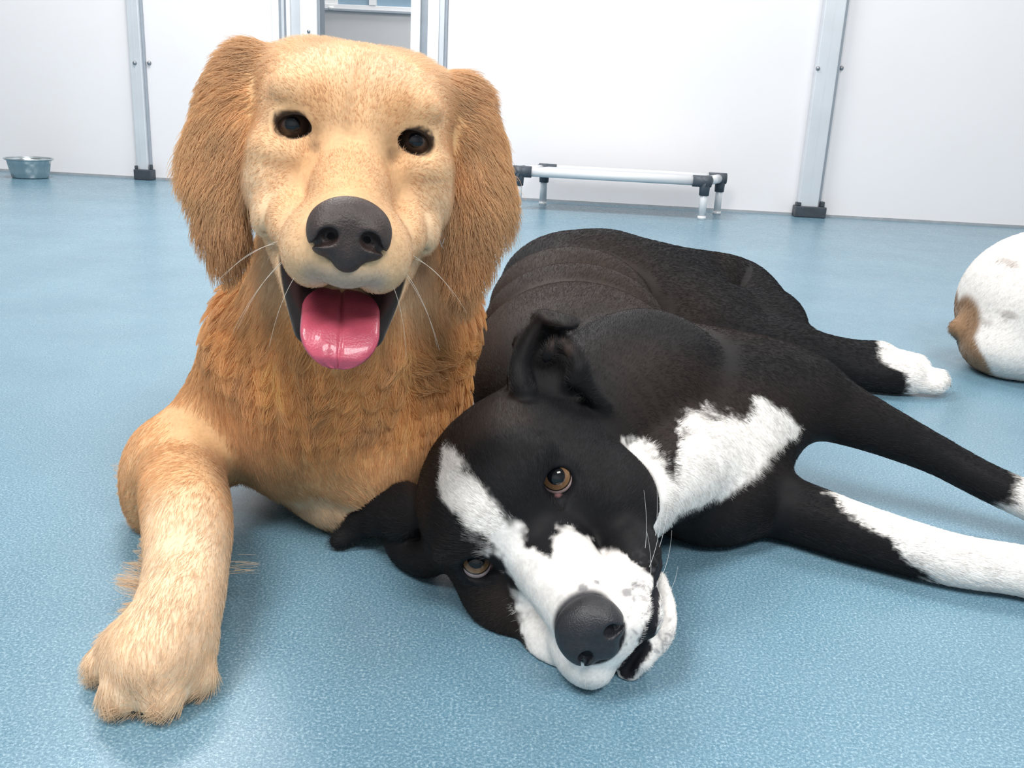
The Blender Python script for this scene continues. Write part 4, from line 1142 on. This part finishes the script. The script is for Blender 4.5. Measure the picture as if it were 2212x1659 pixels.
# ================================================================== white and tan dog cut by the right edge
M_wskin = skin_mat('white_coat_underlayer', 0.65, 0.2, 0.2)
M_wfur = fur_mat('white_fur_strands', 0.05, 0.4, 0.3)
def build_white():
    root = empty('dog', tuple(G(2290, 812) * V(1, 1, 0)))
    tag(root, 'white dog with tan edge and faint spots cut off by the right edge', 'dog')
    c = P(2265, 668, 1.44)
    F = Field(axis_pts((0.60, 1.00, 0.004 * RES), (1.0, 1.55, 0.008 * RES)), axis_pts((1.20, 1.75, 0.005 * RES)), axis_pts((-0.012, 0.42, 0.004 * RES)))
    F.add(ell(c, (0.128, 0.15, 0.122)), 0.03)
    F.add(ell(c + V(.17, .04, .02), (0.20, 0.13, 0.125)), 0.05)
    F.add(ell(P(2170, 750, 1.42), (0.060, 0.075, 0.045)), 0.03)
    F.add(cone(P(2110, 700, 1.45), P(2068, 708, 1.45), 0.026, 0.0135), 0.018)
    F.add(ell(c + V(.36, .02, .06), (0.10, 0.09, 0.10)), 0.05)
    F.add(ell(c + V(.46, -.02, .11), (0.075, 0.07, 0.068)), 0.03)
    F.add(cone(c + V(.50, -.05, .10), c + V(.545, -.10, .08), .040, .028), 0.02)
    for dx, dy in ((.30, -.09), (.36, .10)):
        F.add(spline([c + V(dx, dy * .6, -.02), V(*(c + V(dx + .02, dy, 0))[:2], .04), V(*(c + V(dx + .13, dy - .02, 0))[:2], .022)], [.05, .035, .022]), 0.02)
    for s in (-1, 1):
        F.add(ell(c + V(.43, -.01 + s * .065, .11), (.03, .012, .045)), 0.01)
    F.clip_below(0.0005)
    v, q = F.mesh(); v = relax(v, q, 2, .5); nrm, fa = vert_normals(v, q)
    tl = P(2068, 708, 1.45)
    spots = [(P(2146, 592, 1.36), .010), (P(2136, 612, 1.36), .009), (P(2170, 578, 1.36), .007), (P(2170, 715, 1.33), .009), (P(2200, 690, 1.33), .008), (P(2138, 570, 1.38), .006), (P(2196, 572, 1.36), .007)]
    def colour(p):
        cc = np.tile(WHITE, (len(p), 1)) * 1.0
        d = p - c
        u = -(d[:, 0] * .72 + d[:, 2] * .55) + d[:, 1] * .35 + (vnoise(p, 40) - .5) * .008     # tan lies along the low outer side
        w = sstep(.096, .104, u)
        w = np.maximum(w, sstep(.060, .045, np.linalg.norm(p - tl, axis=1)) * (p[:, 0] < tl[0] + .03))
        cc = cc * (1 - w[:, None]) + np.array(TAN) * w[:, None]
        for s0, r0 in spots:
            k = sstep(r0 * 1.3, r0 * .7, np.linalg.norm((p - s0) * V(1, .12, 1.2), axis=1)) * .55
            cc = cc * (1 - k[:, None]) + np.array([.30, .25, .22]) * k[:, None]
        k = sstep(.020, .012, np.linalg.norm(p - (tl + V(.008, 0, -.014)), axis=1))
        cc = cc * (1 - k[:, None] * .8) + np.array([.04, .04, .05]) * k[:, None] * .8
        return cc
    mesh_np('body', v, q, None, M_wskin, root, True, colour(v))
    me = eye_material('brown_eye', (0.06, 0.03, 0.015), (0.08, 0.04, 0.02), 0.4, 0.86)
    for s in (-1, 1):
        make_eye(c + V(.515, -.055 + s * .035, .135), V(.8, -.4, .1), .012, me, root)
    sdf_part('nose', [ell(c + V(.558, -.118, .085), (.018, .016, .014))], [], .002, M_nose_b, root)
    f, w = scatter(v, q, fa * np.where(v[q].mean(1)[:, 0] < 1.05, 1.0, .15), int(N_WHITE))
    rp = sum(w[i] * v[q[f, i]] for i in range(4)); rn = unit(sum(w[i] * nrm[q[f, i]] for i in range(4)))
    kp = rp[:, 2] > .003; rp, rn = rp[kp], rn[kp]
    fl_ = np.tile(unit(V(-.6, .1, -.6)), (len(rp), 1))
    o = strands('fur', rp, rn, fl_, np.full(len(rp), .009), .35, .00022, colour(rp) * rng.uniform(.85, 1.1, (len(rp), 1)), M_wfur, root, 4, .1, .006, .6, .15)
    o['kind'] = 'stuff'; o['label'] = 'short white and tan fur strands'

# ------------------------------------------------------------------ coat colours
GOLD_BODY = V(.88, .50, .20); GOLD_FACE = V(.75, .485, .275); GOLD_PALE = V(.86, .67, .47); GOLD_RED = V(.64, .34, .15)
GOLD_EAR = V(.71, .44, .22); GOLD_EAR2 = V(.58, .29, .11); GOLD_LEG = V(.72, .44, .225); GOLD_PAW = V(.80, .60, .41)
BLACK = V(.0075, .0075, .009); BLACKBR = V(.030, .019, .0145); WHITE = V(.86, .83, .80); TAN = V(.30, .18, .10)
RES = 1.0                       # mesh fineness
N_GOLD, N_BLACK, N_WHITE = 230000, 330000, 26000     # fur strands
build_golden()
build_black()
build_white()
